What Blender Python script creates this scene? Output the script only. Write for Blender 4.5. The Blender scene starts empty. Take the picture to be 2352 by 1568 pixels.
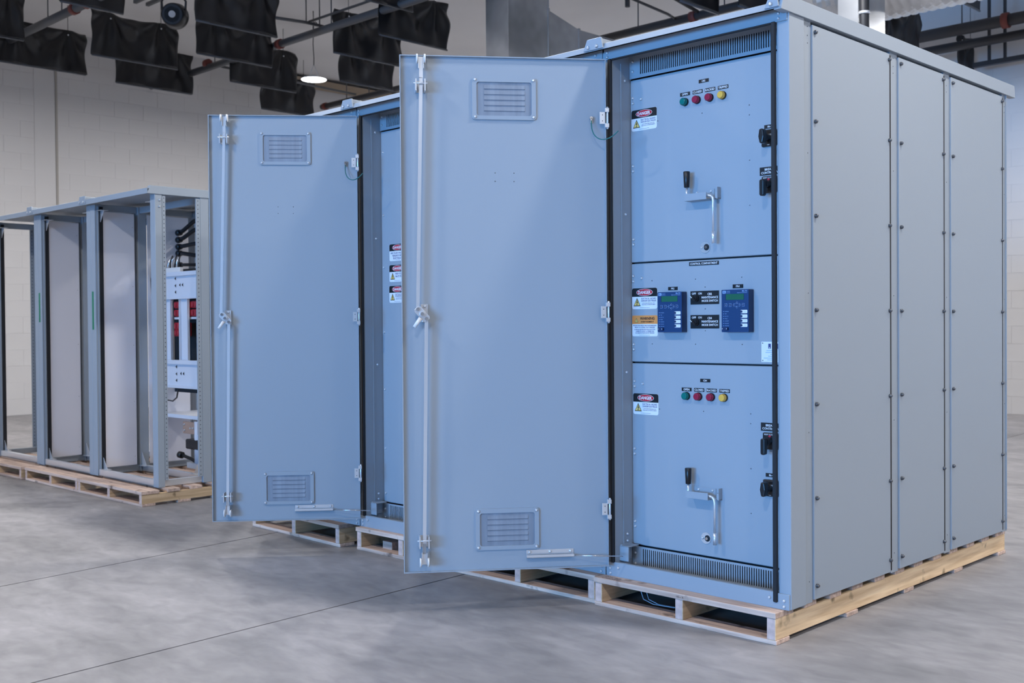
import bpy, math, random
from mathutils import Vector, Matrix
random.seed(7)
S = bpy.context.scene
COL = S.collection
R = math.radians

# ------------------------------------------------------------------ camera
cd = bpy.data.cameras.new('camera'); cam = bpy.data.objects.new('camera', cd); COL.objects.link(cam)
rt = Vector((0.71373166, 0.70037667, -0.00772298)); up = Vector((-0.00461866, 0.01573214, 0.99986557)); fw = Vector((-0.70040402, 0.71360004, -0.01446333))
cam.matrix_world = Matrix(((rt.x, up.x, -fw.x, 2.1773736), (rt.y, up.y, -fw.y, -3.74157837), (rt.z, up.z, -fw.z, 1.23052368), (0, 0, 0, 1)))
cd.sensor_width = 36; cd.lens = 2513.31 / 2352 * 36; cd.clip_start = 0.05; cd.clip_end = 200
cd.dof.use_dof = True; cd.dof.focus_distance = 4.65; cd.dof.aperture_fstop = 5.0
S.camera = cam; S.cycles.use_light_tree = False
S.cycles.max_bounces = 5; S.cycles.diffuse_bounces = 3; S.cycles.glossy_bounces = 2; S.cycles.transmission_bounces = 2; S.cycles.transparent_max_bounces = 2
S.cycles.caustics_reflective = False; S.cycles.caustics_refractive = False

# ------------------------------------------------------------------ world, exposure, blue fill
wd = bpy.data.worlds.new('World'); S.world = wd; wd.use_nodes = True
wd.node_tree.nodes['Background'].inputs[0].default_value = (0.45, 0.62, 1.0, 1)
wd.node_tree.nodes['Background'].inputs[1].default_value = 0.6
S.view_settings.view_transform = 'Standard'; S.view_settings.look = 'None'
S.view_settings.exposure = 0.0; S.view_settings.gamma = 1.0; S.view_settings.use_curve_mapping = False
LAMP_W = 80.0; LAMP_COL = (1.0, 0.968, 0.948)
FILL_W = 215.0; FILL_COL = (0.13, 0.45, 1.0)
ROOM = dict(x0=-13.85, x1=9.0, y0=-20.0, y1=11.3, h=5.6)
BAYS = ((-4.2, 0.8), (1.6, 6.6)); BAYH = 4.4      # unseen front-wall openings added to carry the blue fill
for (ba, bb) in BAYS:
    dl = bpy.data.lights.new('blue_fill', 'AREA'); dl.shape = 'RECTANGLE'; dl.size = bb - ba - .1; dl.size_y = BAYH - .1
    dl.energy = FILL_W; dl.color = FILL_COL; dl.spread = R(52)  # added blue fill light, spread narrowed to the cabinet fronts
    dlo = bpy.data.objects.new('blue_fill', dl); COL.objects.link(dlo)
    dlo.location = ((ba + bb) / 2, ROOM['y0'] - .1, BAYH / 2); dlo.rotation_euler = Vector((0, 1, 0)).to_track_quat('-Z', 'Z').to_euler()

# ------------------------------------------------------------------ materials
MATS = {}
def mat(name, col, rough=0.5, metal=0.0, spec=0.5, noise=None, bump=None, emit=None, strength=0):
    if name in MATS: return MATS[name]
    m = bpy.data.materials.new(name); m.use_nodes = True; MATS[name] = m
    nt = m.node_tree; b = nt.nodes['Principled BSDF']
    b.inputs['Base Color'].default_value = (*col, 1); b.inputs['Roughness'].default_value = rough
    b.inputs['Metallic'].default_value = metal; b.inputs['Specular IOR Level'].default_value = spec
    if emit: b.inputs['Emission Color'].default_value = (*emit, 1); b.inputs['Emission Strength'].default_value = strength
    if noise:   # scale, (stretch), amount, detail
        sc, st, amt = noise
        tc = nt.nodes.new('ShaderNodeTexCoord'); mp = nt.nodes.new('ShaderNodeMapping'); mp.inputs['Scale'].default_value = st
        nz = nt.nodes.new('ShaderNodeTexNoise'); nz.inputs['Scale'].default_value = sc; nz.inputs['Detail'].default_value = 2
        nt.links.new(tc.outputs['Object'], mp.inputs[0]); nt.links.new(mp.outputs[0], nz.inputs[0])
        rp = nt.nodes.new('ShaderNodeValToRGB')
        rp.color_ramp.elements[0].position = .3; rp.color_ramp.elements[1].position = .7
        rp.color_ramp.elements[0].color = (*[max(0, c * (1 - amt)) for c in col], 1)
        rp.color_ramp.elements[1].color = (*[min(1, c * (1 + amt)) for c in col], 1)
        nt.links.new(nz.outputs[0], rp.inputs[0]); nt.links.new(rp.outputs[0], b.inputs['Base Color'])
        if bump:
            bp = nt.nodes.new('ShaderNodeBump'); bp.inputs['Strength'].default_value = bump; bp.inputs['Distance'].default_value = .01
            nt.links.new(nz.outputs[0], bp.inputs['Height']); nt.links.new(bp.outputs[0], b.inputs['Normal'])
    return m
PAINT = mat('grey_paint', (0.345, 0.395, 0.45), 0.42, 0, 0.45)
PANEL = mat('white_panel', (0.80, 0.79, 0.84), 0.3, 0, 0.5, noise=(2, (1, 1, .2), .03))
EQW = mat('white_enamel', (0.72, 0.75, 0.82), 0.4)
ZINC = mat('zinc_plate', (0.84, 0.87, 0.91), 0.30, 0.72)
STEEL = mat('bright_steel', (0.8, 0.82, 0.85), 0.2, 1.0)
DSCREW = mat('dark_steel', (0.16, 0.165, 0.18), 0.3, 0.9)
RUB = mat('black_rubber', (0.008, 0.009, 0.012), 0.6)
BPLAST = mat('black_plastic', (0.010, 0.010, 0.012), 0.35)
WPLAST = mat('white_nylon', (0.82, 0.80, 0.78), 0.45)
DARK = mat('dark_void', (0.02, 0.022, 0.026), 0.8)
LW = mat('label_white', (0.83, 0.86, 0.9), 0.4); LK = mat('label_black', (0.008, 0.008, 0.010), 0.4)
LR = mat('label_red', (0.55, 0.012, 0.03), 0.4); LY = mat('label_yellow', (0.85, 0.60, 0.18), 0.4)
LO = mat('label_orange', (0.85, 0.33, 0.09), 0.4); LB = mat('label_navy', (0.05, 0.07, 0.22), 0.4)
RBLUE = mat('relay_blue', (0.006, 0.042, 0.14), 0.4); RKEY = mat('relay_key', (0.012, 0.03, 0.10), 0.4)
LCD = mat('relay_screen', (0.02, 0.13, 0.08), 0.25); RPRINT = mat('relay_print', (0.30, 0.48, 0.80), 0.4)
LENSG = mat('lens_green', (0.0, 0.17, 0.16), 0.25); LENSR = mat('lens_red', (0.33, 0.02, 0.06), 0.25); LENSY = mat('lens_amber', (0.85, 0.50, 0.09), 0.25)
SCREEN = mat('vent_screen', (0.26, 0.30, 0.36), 0.55, 0.2, noise=(30, (1, 1, .12), .14))
GREENW = mat('green_wire', (0.01, 0.16, 0.15), 0.4)
GALV = mat('galvanised', (0.66, 0.68, 0.70), 0.27, 0.9, noise=(5, (1, 1, 1), .14))
FABRIC = mat('black_fabric', (0.009, 0.009, 0.011), 0.36, 0, 0.6)
FHEM = mat('fabric_hem', (0.09, 0.10, 0.12), 0.35)
PIPE = mat('pipe_grey', (0.11, 0.115, 0.125), 0.45, 0.3); PIPEK = mat('pipe_dark', (0.035, 0.035, 0.04), 0.5)
CLAMP = mat('clamp_red', (0.20, 0.05, 0.04), 0.6)
WALLP = mat('wall_paint', (0.695, 0.69, 0.695), 0.6, noise=(1.2, (1, 1, 1), .02))
CEILP = mat('ceiling_paint', (0.80, 0.79, 0.79), 0.8, noise=(.8, (1, 1, 1), .05))
COPPER = mat('copper_bar', (0.62, 0.45, 0.36), 0.35, 0.7); REDP = mat('red_plastic', (0.42, 0.015, 0.03), 0.35)
TAPE = mat('green_tape', (0.015, 0.22, 0.11), 0.6); BEAM = mat('tan_beam', (0.38, 0.30, 0.22), 0.7)
PAPER = mat('pallet_mark', (0.10, 0.09, 0.10), 0.7)

def wood(name, axis, c1, c2):
    m = bpy.data.materials.new(name); m.use_nodes = True; nt = m.node_tree; b = nt.nodes['Principled BSDF']
    b.inputs['Roughness'].default_value = .75; b.inputs['Specular IOR Level'].default_value = .2
    tc = nt.nodes.new('ShaderNodeTexCoord'); oi = nt.nodes.new('ShaderNodeObjectInfo')
    ad = nt.nodes.new('ShaderNodeVectorMath'); ad.operation = 'ADD'
    sc = nt.nodes.new('ShaderNodeVectorMath'); sc.operation = 'SCALE'; sc.inputs[0].default_value = (31, 17, 23)
    nt.links.new(oi.outputs['Random'], sc.inputs['Scale']); nt.links.new(tc.outputs['Object'], ad.inputs[0]); nt.links.new(sc.outputs[0], ad.inputs[1])
    mp = nt.nodes.new('ShaderNodeMapping'); mp.inputs['Scale'].default_value = (.8, 14, 14) if axis == 'x' else (14, .8, 14)
    nz = nt.nodes.new('ShaderNodeTexNoise'); nz.inputs['Scale'].default_value = 4; nz.inputs['Detail'].default_value = 4
    nt.links.new(ad.outputs[0], mp.inputs[0]); nt.links.new(mp.outputs[0], nz.inputs[0])
    rp = nt.nodes.new('ShaderNodeValToRGB'); rp.color_ramp.elements[0].position = .3; rp.color_ramp.elements[1].position = .68
    rp.color_ramp.elements[0].color = (*c1, 1); rp.color_ramp.elements[1].color = (*c2, 1)
    # knots and dirt with a shape of their own
    n2 = nt.nodes.new('ShaderNodeTexNoise'); n2.inputs['Scale'].default_value = 9; n2.inputs['Detail'].default_value = 3
    nt.links.new(ad.outputs[0], n2.inputs[0])
    r2 = nt.nodes.new('ShaderNodeValToRGB'); r2.color_ramp.elements[0].position = .62; r2.color_ramp.elements[1].position = .72
    r2.color_ramp.elements[0].color = (0, 0, 0, 1); r2.color_ramp.elements[1].color = (1, 1, 1, 1)
    nt.links.new(n2.outputs[0], r2.inputs[0])
    mx = nt.nodes.new('ShaderNodeMix'); mx.data_type = 'RGBA'; mx.inputs[7].default_value = (*[c * .45 for c in c1], 1)
    nt.links.new(nz.outputs[0], rp.inputs[0]); nt.links.new(rp.outputs[0], mx.inputs[6]); nt.links.new(r2.outputs[0], mx.inputs[0])
    hv = nt.nodes.new('ShaderNodeHueSaturation'); mr = nt.nodes.new('ShaderNodeMapRange'); mr.inputs[3].default_value = .78; mr.inputs[4].default_value = 1.18
    nt.links.new(oi.outputs['Random'], mr.inputs[0]); nt.links.new(mr.outputs[0], hv.inputs['Value']); nt.links.new(mx.outputs[2], hv.inputs['Color'])
    nt.links.new(hv.outputs[0], b.inputs['Base Color']); return m
WEND = mat('wood_end_grain', (0.68, 0.50, 0.44), .85, 0, .2, noise=(40, (1, 1, 1), .16))
WX = wood('wood_deck', 'x', (0.50, 0.35, 0.28), (0.80, 0.61, 0.50))
WY = wood('wood_stringer', 'y', (0.62, 0.42, 0.24), (0.88, 0.66, 0.42))

def concrete():
    m = bpy.data.materials.new('polished_concrete'); m.use_nodes = True; nt = m.node_tree; b = nt.nodes['Principled BSDF']
    tc = nt.nodes.new('ShaderNodeTexCoord')
    mp = nt.nodes.new('ShaderNodeMapping'); mp.inputs['Rotation'].default_value = (0, 0, R(44)); mp.inputs['Scale'].default_value = (.6, 1.15, 1)
    n1 = nt.nodes.new('ShaderNodeTexNoise'); n1.inputs['Scale'].default_value = 1.6; n1.inputs['Detail'].default_value = 5; n1.inputs['Roughness'].default_value = .62; n1.inputs['Distortion'].default_value = .6
    n2 = nt.nodes.new('ShaderNodeTexNoise'); n2.inputs['Scale'].default_value = 11; n2.inputs['Detail'].default_value = 4; n2.inputs['Distortion'].default_value = .5
    nt.links.new(tc.outputs['Object'], mp.inputs[0]); nt.links.new(mp.outputs[0], n1.inputs[0]); nt.links.new(mp.outputs[0], n2.inputs[0])
    r1 = nt.nodes.new('ShaderNodeValToRGB'); r1.color_ramp.elements[0].position = .28; r1.color_ramp.elements[1].position = .72
    r1.color_ramp.elements[0].color = (.235, .230, .232, 1); r1.color_ramp.elements[1].color = (.475, .455, .462, 1)
    r2 = nt.nodes.new('ShaderNodeValToRGB'); r2.color_ramp.elements[0].position = .3; r2.color_ramp.elements[1].position = .7
    r2.color_ramp.elements[0].color = (.76, .76, .77, 1); r2.color_ramp.elements[1].color = (1, 1, 1, 1)
    mx = nt.nodes.new('ShaderNodeMix'); mx.data_type = 'RGBA'; mx.blend_type = 'MULTIPLY'; mx.inputs[0].default_value = 1
    nt.links.new(n1.outputs[0], r1.inputs[0]); nt.links.new(n2.outputs[0], r2.inputs[0]); nt.links.new(r1.outputs[0], mx.inputs[6]); nt.links.new(r2.outputs[0], mx.inputs[7])
    nt.links.new(mx.outputs[2], b.inputs['Base Color'])
    rr = nt.nodes.new('ShaderNodeMapRange'); rr.inputs[3].default_value = .38; rr.inputs[4].default_value = .62
    nt.links.new(n1.outputs[0], rr.inputs[0]); nt.links.new(rr.outputs[0], b.inputs['Roughness']); b.inputs['Specular IOR Level'].default_value = .35
    bp = nt.nodes.new('ShaderNodeBump'); bp.inputs['Strength'].default_value = .05; nt.links.new(n2.outputs[0], bp.inputs['Height']); nt.links.new(bp.outputs[0], b.inputs['Normal'])
    return m
CONC = concrete()

# ------------------------------------------------------------------ mesh builder
class MB:
    def __init__(s): s.v = []; s.f = []; s.m = []; s.s = []
    def face(s, idx, mi=0, sm=False): s.f.append(idx); s.m.append(mi); s.s.append(sm)
    def box(s, x0, x1, y0, y1, z0, z1, mi=0):
        b = len(s.v)
        s.v += [(x0, y0, z0), (x1, y0, z0), (x1, y1, z0), (x0, y1, z0), (x0, y0, z1), (x1, y0, z1), (x1, y1, z1), (x0, y1, z1)]
        for q in ((0, 3, 2, 1), (4, 5, 6, 7), (0, 1, 5, 4), (1, 2, 6, 5), (2, 3, 7, 6), (3, 0, 4, 7)): s.face([b + i for i in q], mi)
        return s
    def cyl(s, p0, p1, r, n=12, r2=None, mi=0, caps=True):
        p0 = Vector(p0); p1 = Vector(p1); d = (p1 - p0).normalized(); r2 = r if r2 is None else r2
        a = d.orthogonal().normalized(); c = d.cross(a); b = len(s.v)
        for p, q in ((p0, r), (p1, r2)):
            for i in range(n):
                t = 2 * math.pi * i / n; s.v.append(tuple(p + a * math.cos(t) * q + c * math.sin(t) * q))
        for i in range(n): j = (i + 1) % n; s.face([b + i, b + j, b + n + j, b + n + i], mi, True)
        if caps: s.face([b + n - 1 - i for i in range(n)], mi); s.face([b + n + i for i in range(n)], mi)
        return s
    def tube(s, path, r, n=8, mi=0):
        P = [Vector(p) for p in path]; b = len(s.v); up0 = None
        for k, p in enumerate(P):
            t = (P[min(k + 1, len(P) - 1)] - P[max(k - 1, 0)]).normalized()
            a = (t.orthogonal() if up0 is None else (up0 - t * up0.dot(t))).normalized(); up0 = a; c = t.cross(a)
            for i in range(n):
                w = 2 * math.pi * i / n; s.v.append(tuple(p + (a * math.cos(w) + c * math.sin(w)) * r))
        for k in range(len(P) - 1):
            for i in range(n): j = (i + 1) % n; s.face([b + k * n + i, b + k * n + j, b + (k + 1) * n + j, b + (k + 1) * n + i], mi, True)
        e = b + (len(P) - 1) * n
        s.face([b + n - 1 - i for i in range(n)], mi); s.face([e + i for i in range(n)], mi); return s
    def prism(s, poly, axis, a, b_, mi=0):
        """poly: 2D points; axis 'x': (y,z), 'y': (x,z), 'z': (x,y); extruded a..b_"""
        n = len(poly); b = len(s.v)
        for t in (a, b_):
            for (p, q) in poly: s.v.append({'x': (t, p, q), 'y': (p, t, q), 'z': (p, q, t)}[axis])
        area = sum(poly[i][0] * poly[(i + 1) % n][1] - poly[(i + 1) % n][0] * poly[i][1] for i in range(n))
        flip = (area > 0) ^ (axis == 'y') ^ (b_ < a)
        A = [b + i for i in range(n)]; B = [b + n + i for i in range(n)]
        s.face(A[::-1] if flip else A, mi); s.face(B if flip else B[::-1], mi)
        for i in range(n):
            j = (i + 1) % n; q = [b + i, b + j, b + n + j, b + n + i]; s.face(q if flip else q[::-1], mi)
        return s
    def flat(s, pts, y, mi=0):
        """label face: pts (u,v) seen from -y, counter-clockwise"""
        b = len(s.v)
        for (u, v) in pts: s.v.append((u, y, v))
        area = sum(pts[i][0] * pts[(i + 1) % len(pts)][1] - pts[(i + 1) % len(pts)][0] * pts[i][1] for i in range(len(pts)))
        idx = list(range(b, b + len(pts))); s.face(idx if area > 0 else idx[::-1], mi); return s
    def text(s, st, cu, cv, h, y, mi=0, maxw=None, bold=.012, align='C'):
        vs, fs = text_mesh(st, bold)
        x0 = min(v[0] for v in vs); x1 = max(v[0] for v in vs); k = h / .70; kx = k
        if maxw and (x1 - x0) * k > maxw: kx = maxw / (x1 - x0)
        off = cu - (x0 + x1) / 2 * kx if align == 'C' else cu - x0 * kx
        b = len(s.v)
        for (a, c) in vs: s.v.append((off + a * kx, y, cv - h / 2 + c * k))
        for q in fs: s.face([b + i for i in q], mi)
        return s
    def build(s, name, mats, parent=None, bevel=0, center=True, seg=1):
        me = bpy.data.meshes.new(name)
        c = Vector((0, 0, 0))
        if center:
            lo = [min(v[i] for v in s.v) for i in range(3)]; hi = [max(v[i] for v in s.v) for i in range(3)]
            c = Vector([(lo[i] + hi[i]) / 2 for i in range(3)])
        me.from_pydata([tuple(Vector(v) - c) for v in s.v], [], s.f)
        for m in (mats if isinstance(mats, (list, tuple)) else [mats]): me.materials.append(m)
        me.polygons.foreach_set('material_index', s.m); me.polygons.foreach_set('use_smooth', s.s); me.update()
        o = bpy.data.objects.new(name, me); COL.objects.link(o)
        place(o, c, parent)
        if bevel:
            md = o.modifiers.new('bevel', 'BEVEL'); md.width = bevel; md.segments = seg; md.limit_method = 'ANGLE'; md.harden_normals = False
        return o
WL = {}
def place(o, world, parent):
    off = WL.get(parent.name, Vector((0, 0, 0))) if parent else Vector((0, 0, 0))
    o.location = Vector(world) - off; o.parent = parent; WL[o.name] = Vector(world)
def tag(o, label, cat, group=None, kind=None):
    if label: o['label'] = label
    if cat: o['category'] = cat
    if group: o['group'] = group
    if kind: o['kind'] = kind
    return o
def thing(name, label, cat, loc, group=None):
    o = bpy.data.objects.new(name, None); COL.objects.link(o); o.location = loc; o.empty_display_size = .1
    WL[o.name] = Vector(loc); return tag(o, label, cat, group)
def copy_to(src, world, parent, rot=None):
    o = src.copy(); COL.objects.link(o); place(o, world, parent)
    if rot is not None: o.rotation_euler = rot
    return o
_TX = {}
def text_mesh(st, bold):
    k = (st, bold)
    if k not in _TX:
        cu = bpy.data.curves.new('t', 'FONT'); cu.body = st; cu.size = 1; cu.resolution_u = 2; cu.offset = bold; cu.fill_mode = 'FRONT'
        ob = bpy.data.objects.new('t', cu); me = ob.to_mesh()
        vs = [(v.co.x, v.co.y) for v in me.vertices]; fs = []
        for p in me.polygons:
            q = list(p.vertices); ar = sum(vs[q[i]][0] * vs[q[(i + 1) % len(q)]][1] - vs[q[(i + 1) % len(q)]][0] * vs[q[i]][1] for i in range(len(q)))
            fs.append(q if ar > 0 else q[::-1])
        ob.to_mesh_clear(); bpy.data.objects.remove(ob); bpy.data.curves.remove(cu); _TX[k] = (vs, fs)
    return _TX[k]
def rrect(u0, u1, v0, v1, r, n=4):
    out = []
    for (cx, cy, a0) in ((u1 - r, v0 + r, -90), (u1 - r, v1 - r, 0), (u0 + r, v1 - r, 90), (u0 + r, v0 + r, 180)):
        for i in range(n + 1): t = R(a0 + 90 * i / n); out.append((cx + r * math.cos(t), cy + r * math.sin(t)))
    return out
def ell(cu, cv, a, b, n=24): return [(cu + a * math.cos(2 * math.pi * i / n), cv + b * math.sin(2 * math.pi * i / n)) for i in range(n)]

# screw heads share one mesh each; axis -y (front), +x (side) and +y (door inside)
def screw_src(name, r, t, m):
    mb = MB(); mb.cyl((0, 0, 0), (0, -t * .55, 0), r, 10).cyl((0, -t * .55, 0), (0, -t, 0), r, 10, r * .55)
    mb.box(-r * .5, r * .5, -t * 1.06, -t * .9, -r * .08, r * .08)
    me = mb.build(name, m, center=False); COL.objects.unlink(me); return me
SCR = screw_src('screw', .0064, .006, mat('bright_screw', (.9, .92, .95), .3, .55)); SCRS = screw_src('screw', .0085, .012, DSCREW); HOLE = screw_src('rivet', .0024, .0015, mat('rivet_steel', (.22, .23, .25), .35, .8)); BOLT = screw_src('bolt', .008, .008, ZINC)
RY = (0, 0, math.pi); RX = (0, 0, math.pi / 2)
def screw(src, world, parent, rot=None): return copy_to(src, world, parent, rot)

# ------------------------------------------------------------------ room
X0, X1, Y0, Y1, HC = ROOM['x0'], ROOM['x1'], ROOM['y0'], ROOM['y1'], ROOM['h']
fl = MB().box(X0 - .3, X1 + .3, Y0 - .3, Y1 + .3, -.2, -.012).build('floor', mat('joint_dark', (.05, .05, .05), .9)); fl['kind'] = 'structure'
def slab(xa0, xa1, xb0, xb1):
    """slab between the saw cuts; x at the front end (y0) and far end (y1)"""
    MB().prism([(xa0, Y0), (xb0, Y0), (xb1, Y1), (xa1, Y1)], 'z', -.012, 0).build('slab', CONC, fl, center=False)
j1 = lambda y: -3.44 - .115 * y; j2 = lambda y: -1.79 - .05 * y; g = .005
slab(X0, X0, j1(Y0) - g, j1(Y1) - g); slab(j1(Y0) + g, j1(Y1) + g, j2(Y0) - g, j2(Y1) - g); slab(j2(Y0) + g, j2(Y1) + g, X1, X1)
ce = MB().box(X0 - .3, X1 + .3, Y0 - .3, Y1 + .3, HC, HC + .2).build('ceiling', CEILP); ce['kind'] = 'structure'
wr = MB().box(X1, X1 + .2, Y0, Y1, 0, HC).build('wall_right', WALLP); wr['kind'] = 'structure'
wf = MB(); xs_ = [X0] + [q for bay in BAYS for q in bay] + [X1]
for k in range(0, len(xs_), 2): wf.box(xs_[k], xs_[k + 1], Y0 - .3, Y0, 0, BAYH)
wf.box(X0, X1, Y0 - .3, Y0, BAYH, HC)
wfo = wf.build('wall_front', WALLP); wfo['kind'] = 'structure'
for k, (ba, bb) in enumerate(BAYS):
    fr_ = MB(); fr_.box(ba - .06, ba, Y0 - .32, Y0 + .03, 0, BAYH + .06).box(bb, bb + .06, Y0 - .32, Y0 + .03, 0, BAYH + .06).box(ba, bb, Y0 - .32, Y0 + .03, BAYH, BAYH + .06)
    do_ = fr_.build('door_%d' % (k + 1), mat('bay_frame', (.5, .5, .5), .5)); do_['kind'] = 'structure'  # frame of an unseen opening added for the blue fill
def block_wall(name, plane, at, a0, a1, centre_vis, faces):
    """painted block wall: backing (mortar plane) and blocks that stand proud of it.
    plane 'x' (wall at x=at, runs along y, faces +x) or 'y' (wall at y=at, runs along x, faces -y)"""
    bk = MB()
    if plane == 'x': bk.box(at - .2, at - .0015, a0, a1, 0, HC)
    else: bk.box(a0, a1, at + .0015, at + .2, 0, HC)
    w = bk.build(name, WALLP); w['kind'] = 'structure'
    bw, bh, gp = .47, .2345, .004
    src = MB(); d = .0075; c = .0016; x, z = (bw - gp) / 2, (bh - gp) / 2
    src.v = [(-x, 0, -z), (x, 0, -z), (x, 0, z), (-x, 0, z), (-x + c, -d, -z + c), (x - c, -d, -z + c), (x - c, -d, z - c), (-x + c, -d, z - c)]
    for q in ((4, 5, 6, 7), (0, 1, 5, 4), (1, 2, 6, 5), (2, 3, 7, 6), (3, 0, 4, 7)): src.face(list(q))
    so = src.build('block', WALLP, center=False); COL.objects.unlink(so)
    cells = []
    nz = int(HC / bh); na = int((a1 - a0) / bw)
    for i in range(nz):
        for j in range(na + 1):
            a = a0 + bw * (j + (.5 if i % 2 else 0)); 
            if a - bw / 2 < a0 or a + bw / 2 > a1: continue
            cells.append((abs(a - centre_vis[0]) + .8 * abs((i + .5) * bh - centre_vis[1]), a, (i + .5) * bh))
    cells.sort()
    for k, (_, a, zc) in enumerate(cells[:faces]):
        if plane == 'x': copy_to(so, (at - .006, a, zc), w, (0, 0, math.pi / 2))
        else: copy_to(so, (a, at + .006, zc), w)
    rest = MB()
    for (_, a, zc) in cells[faces:]:
        b = len(rest.v)
        for (px, py, pz) in src.v: rest.v.append((at - .006 - py, a + px, zc + pz) if plane == 'x' else (a + px, at + .006 + py, zc + pz))
        for q in src.f: rest.face([b + i for i in q])
    ro = rest.build('block_courses', WALLP, w); ro['kind'] = 'stuff'
    return w
wl = block_wall('wall_left', 'x', X0, Y0, Y1, (4.0, 3.6), 300)
wb = block_wall('wall_back', 'y', Y1, X0, X1, (-3.1, 2.6), 150)
tr = MB().box(X0 - .004, X0 + .008, 2.76, 3.06, 0, HC).build('trim_1', WALLP); tr['kind'] = 'structure'
tr2 = MB().box(X0 + .002, X0 + .016, 3.065, 3.095, 0, HC).build('trim_2', mat('joint_sealant', (.42, .40, .37), .8)); tr2['kind'] = 'structure'
tag(MB().box(X0 + .01, X0 + .22, 6.6, 9.6, 5.42, 5.54).build('ledge_beam', BEAM), 'tan timber beam high on the block wall behind the round lamp', 'beam')

# ------------------------------------------------------------------ printed labels (thin plates with flat print, facing -y)
def name_plate(text, cx, cz, w, h, parent, y, lines=None, name='name_label', th=None):
    mb = MB(); mb.box(cx - w / 2, cx + w / 2, y - .0015, y, cz - h / 2, cz + h / 2)
    ls = lines or [text]; n = len(ls); ch = th or (h * .52 if n == 1 else h * .27)
    for i, t in enumerate(ls):
        vz = cz + (n - 1) / 2 * h * .40 - i * h * .40 if n > 1 else cz
        mb.text(t, cx, vz, ch, y - .0019, 1, w * .93, .02)
    return mb.build(name, [LK, LW], parent)
def triangle(mb, cu, cv, s, y, glyph='bolt'):
    h = s * .9
    mb.flat([(cu - s / 2 * 1.14, cv - h / 2 - s * .06), (cu + s / 2 * 1.14, cv - h / 2 - s * .06), (cu, cv + h / 2 + s * .1)], y, 1)
    mb.flat([(cu - s / 2 * .92, cv - h / 2 + s * .03), (cu + s / 2 * .92, cv - h / 2 + s * .03), (cu, cv + h / 2 - s * .06)], y - .0003, 3)
    if glyph == 'bolt':
        q = [(.02, .30), (.09, .30), (.02, .08), (.14, .10), (.02, -.20), (.07, -.20), (-.02, -.36), (-.08, -.16), (-.03, -.18), (.02, -.02), (-.10, -.02)]
        mb.flat([(cu + a * s * 1.1, cv - s * .05 + b * s * 1.05) for a, b in q], y - .0006, 1)
    else:
        mb.flat([(cu - .05 * s, cv + .15 * s), (cu - .02 * s, cv - .16 * s), (cu + .02 * s, cv - .16 * s), (cu + .05 * s, cv + .15 * s)][::-1], y - .0006, 1)
        mb.flat(ell(cu, cv - .26 * s, .045 * s, .045 * s, 8), y - .0006, 1)
def danger_label(x0, z1, parent, y, style, w=.139, h=.0925):
    mb = MB(); x1 = x0 + w; z0 = z1 - h; cx = x0 + w / 2; zs = z1 - h * .405; r = .009
    mb.prism(rrect(x0, x1, z0, z1, r), 'y', y - .001, y, 0)
    top = [p for p in rrect(x0, x1, z0, z1, r) if p[1] > zs]
    mb.flat([(x0, zs), (x1, zs)] + top, y - .0013, 1)
    cv = (zs + z1) / 2
    mb.flat(ell(cx, cv, w * .325, h * .17), y - .0016, 0); mb.flat(ell(cx, cv, w * .312, h * .155), y - .0019, 2)
    mb.text('DANGER', cx, cv, h * .15, y - .0023, 0, w * .50, .03)
    if style == 'arc':
        for i, t in enumerate(('ARC FLASH HAZARD', "RISQUE D'ARC", 'ÉLECTRIQUE')): mb.text(t, cx, zs - h * (.12 + .155 * i), h * .10, y - .0014, 4, w * .86, .02)
        mb.text('DANGER ÉLECTRIQUE', cx, z0 + h * .06, h * .03, y - .0014, 4, w * .5, .0)
    else:
        triangle(mb, x0 + w * .2, zs - h * .26, w * .25, y - .0013)
        cu = x0 + w * .665
        if style == 'volt': tx = (('HIGH VOLTAGE', .11, .11), ('HAUTE TENSION', .27, .11))
        else: tx = (('ELECTRICAL HAZARD', .095, .075), ('DANGER ÉLECTRIQUE', .20, .075), ('AUTHORIZED PERSONNEL ONLY', .315, .035), ('PERSONNEL AUTORISÉ SEULEMENT', .385, .035))
        for (t, dv, hh) in tx: mb.text(t, cu, zs - h * dv, h * hh, y - .0014, 4, w * .58, .02)
        mb.flat([(x0 + w * .3, z0 + h * .06), (x0 + w * .7, z0 + h * .06), (x0 + w * .7, z0 + h * .072), (x0 + w * .3, z0 + h * .072)], y - .0014, 4)
    return mb.build('danger_label', [LW, LK, LR, LY, LB], parent)
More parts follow.
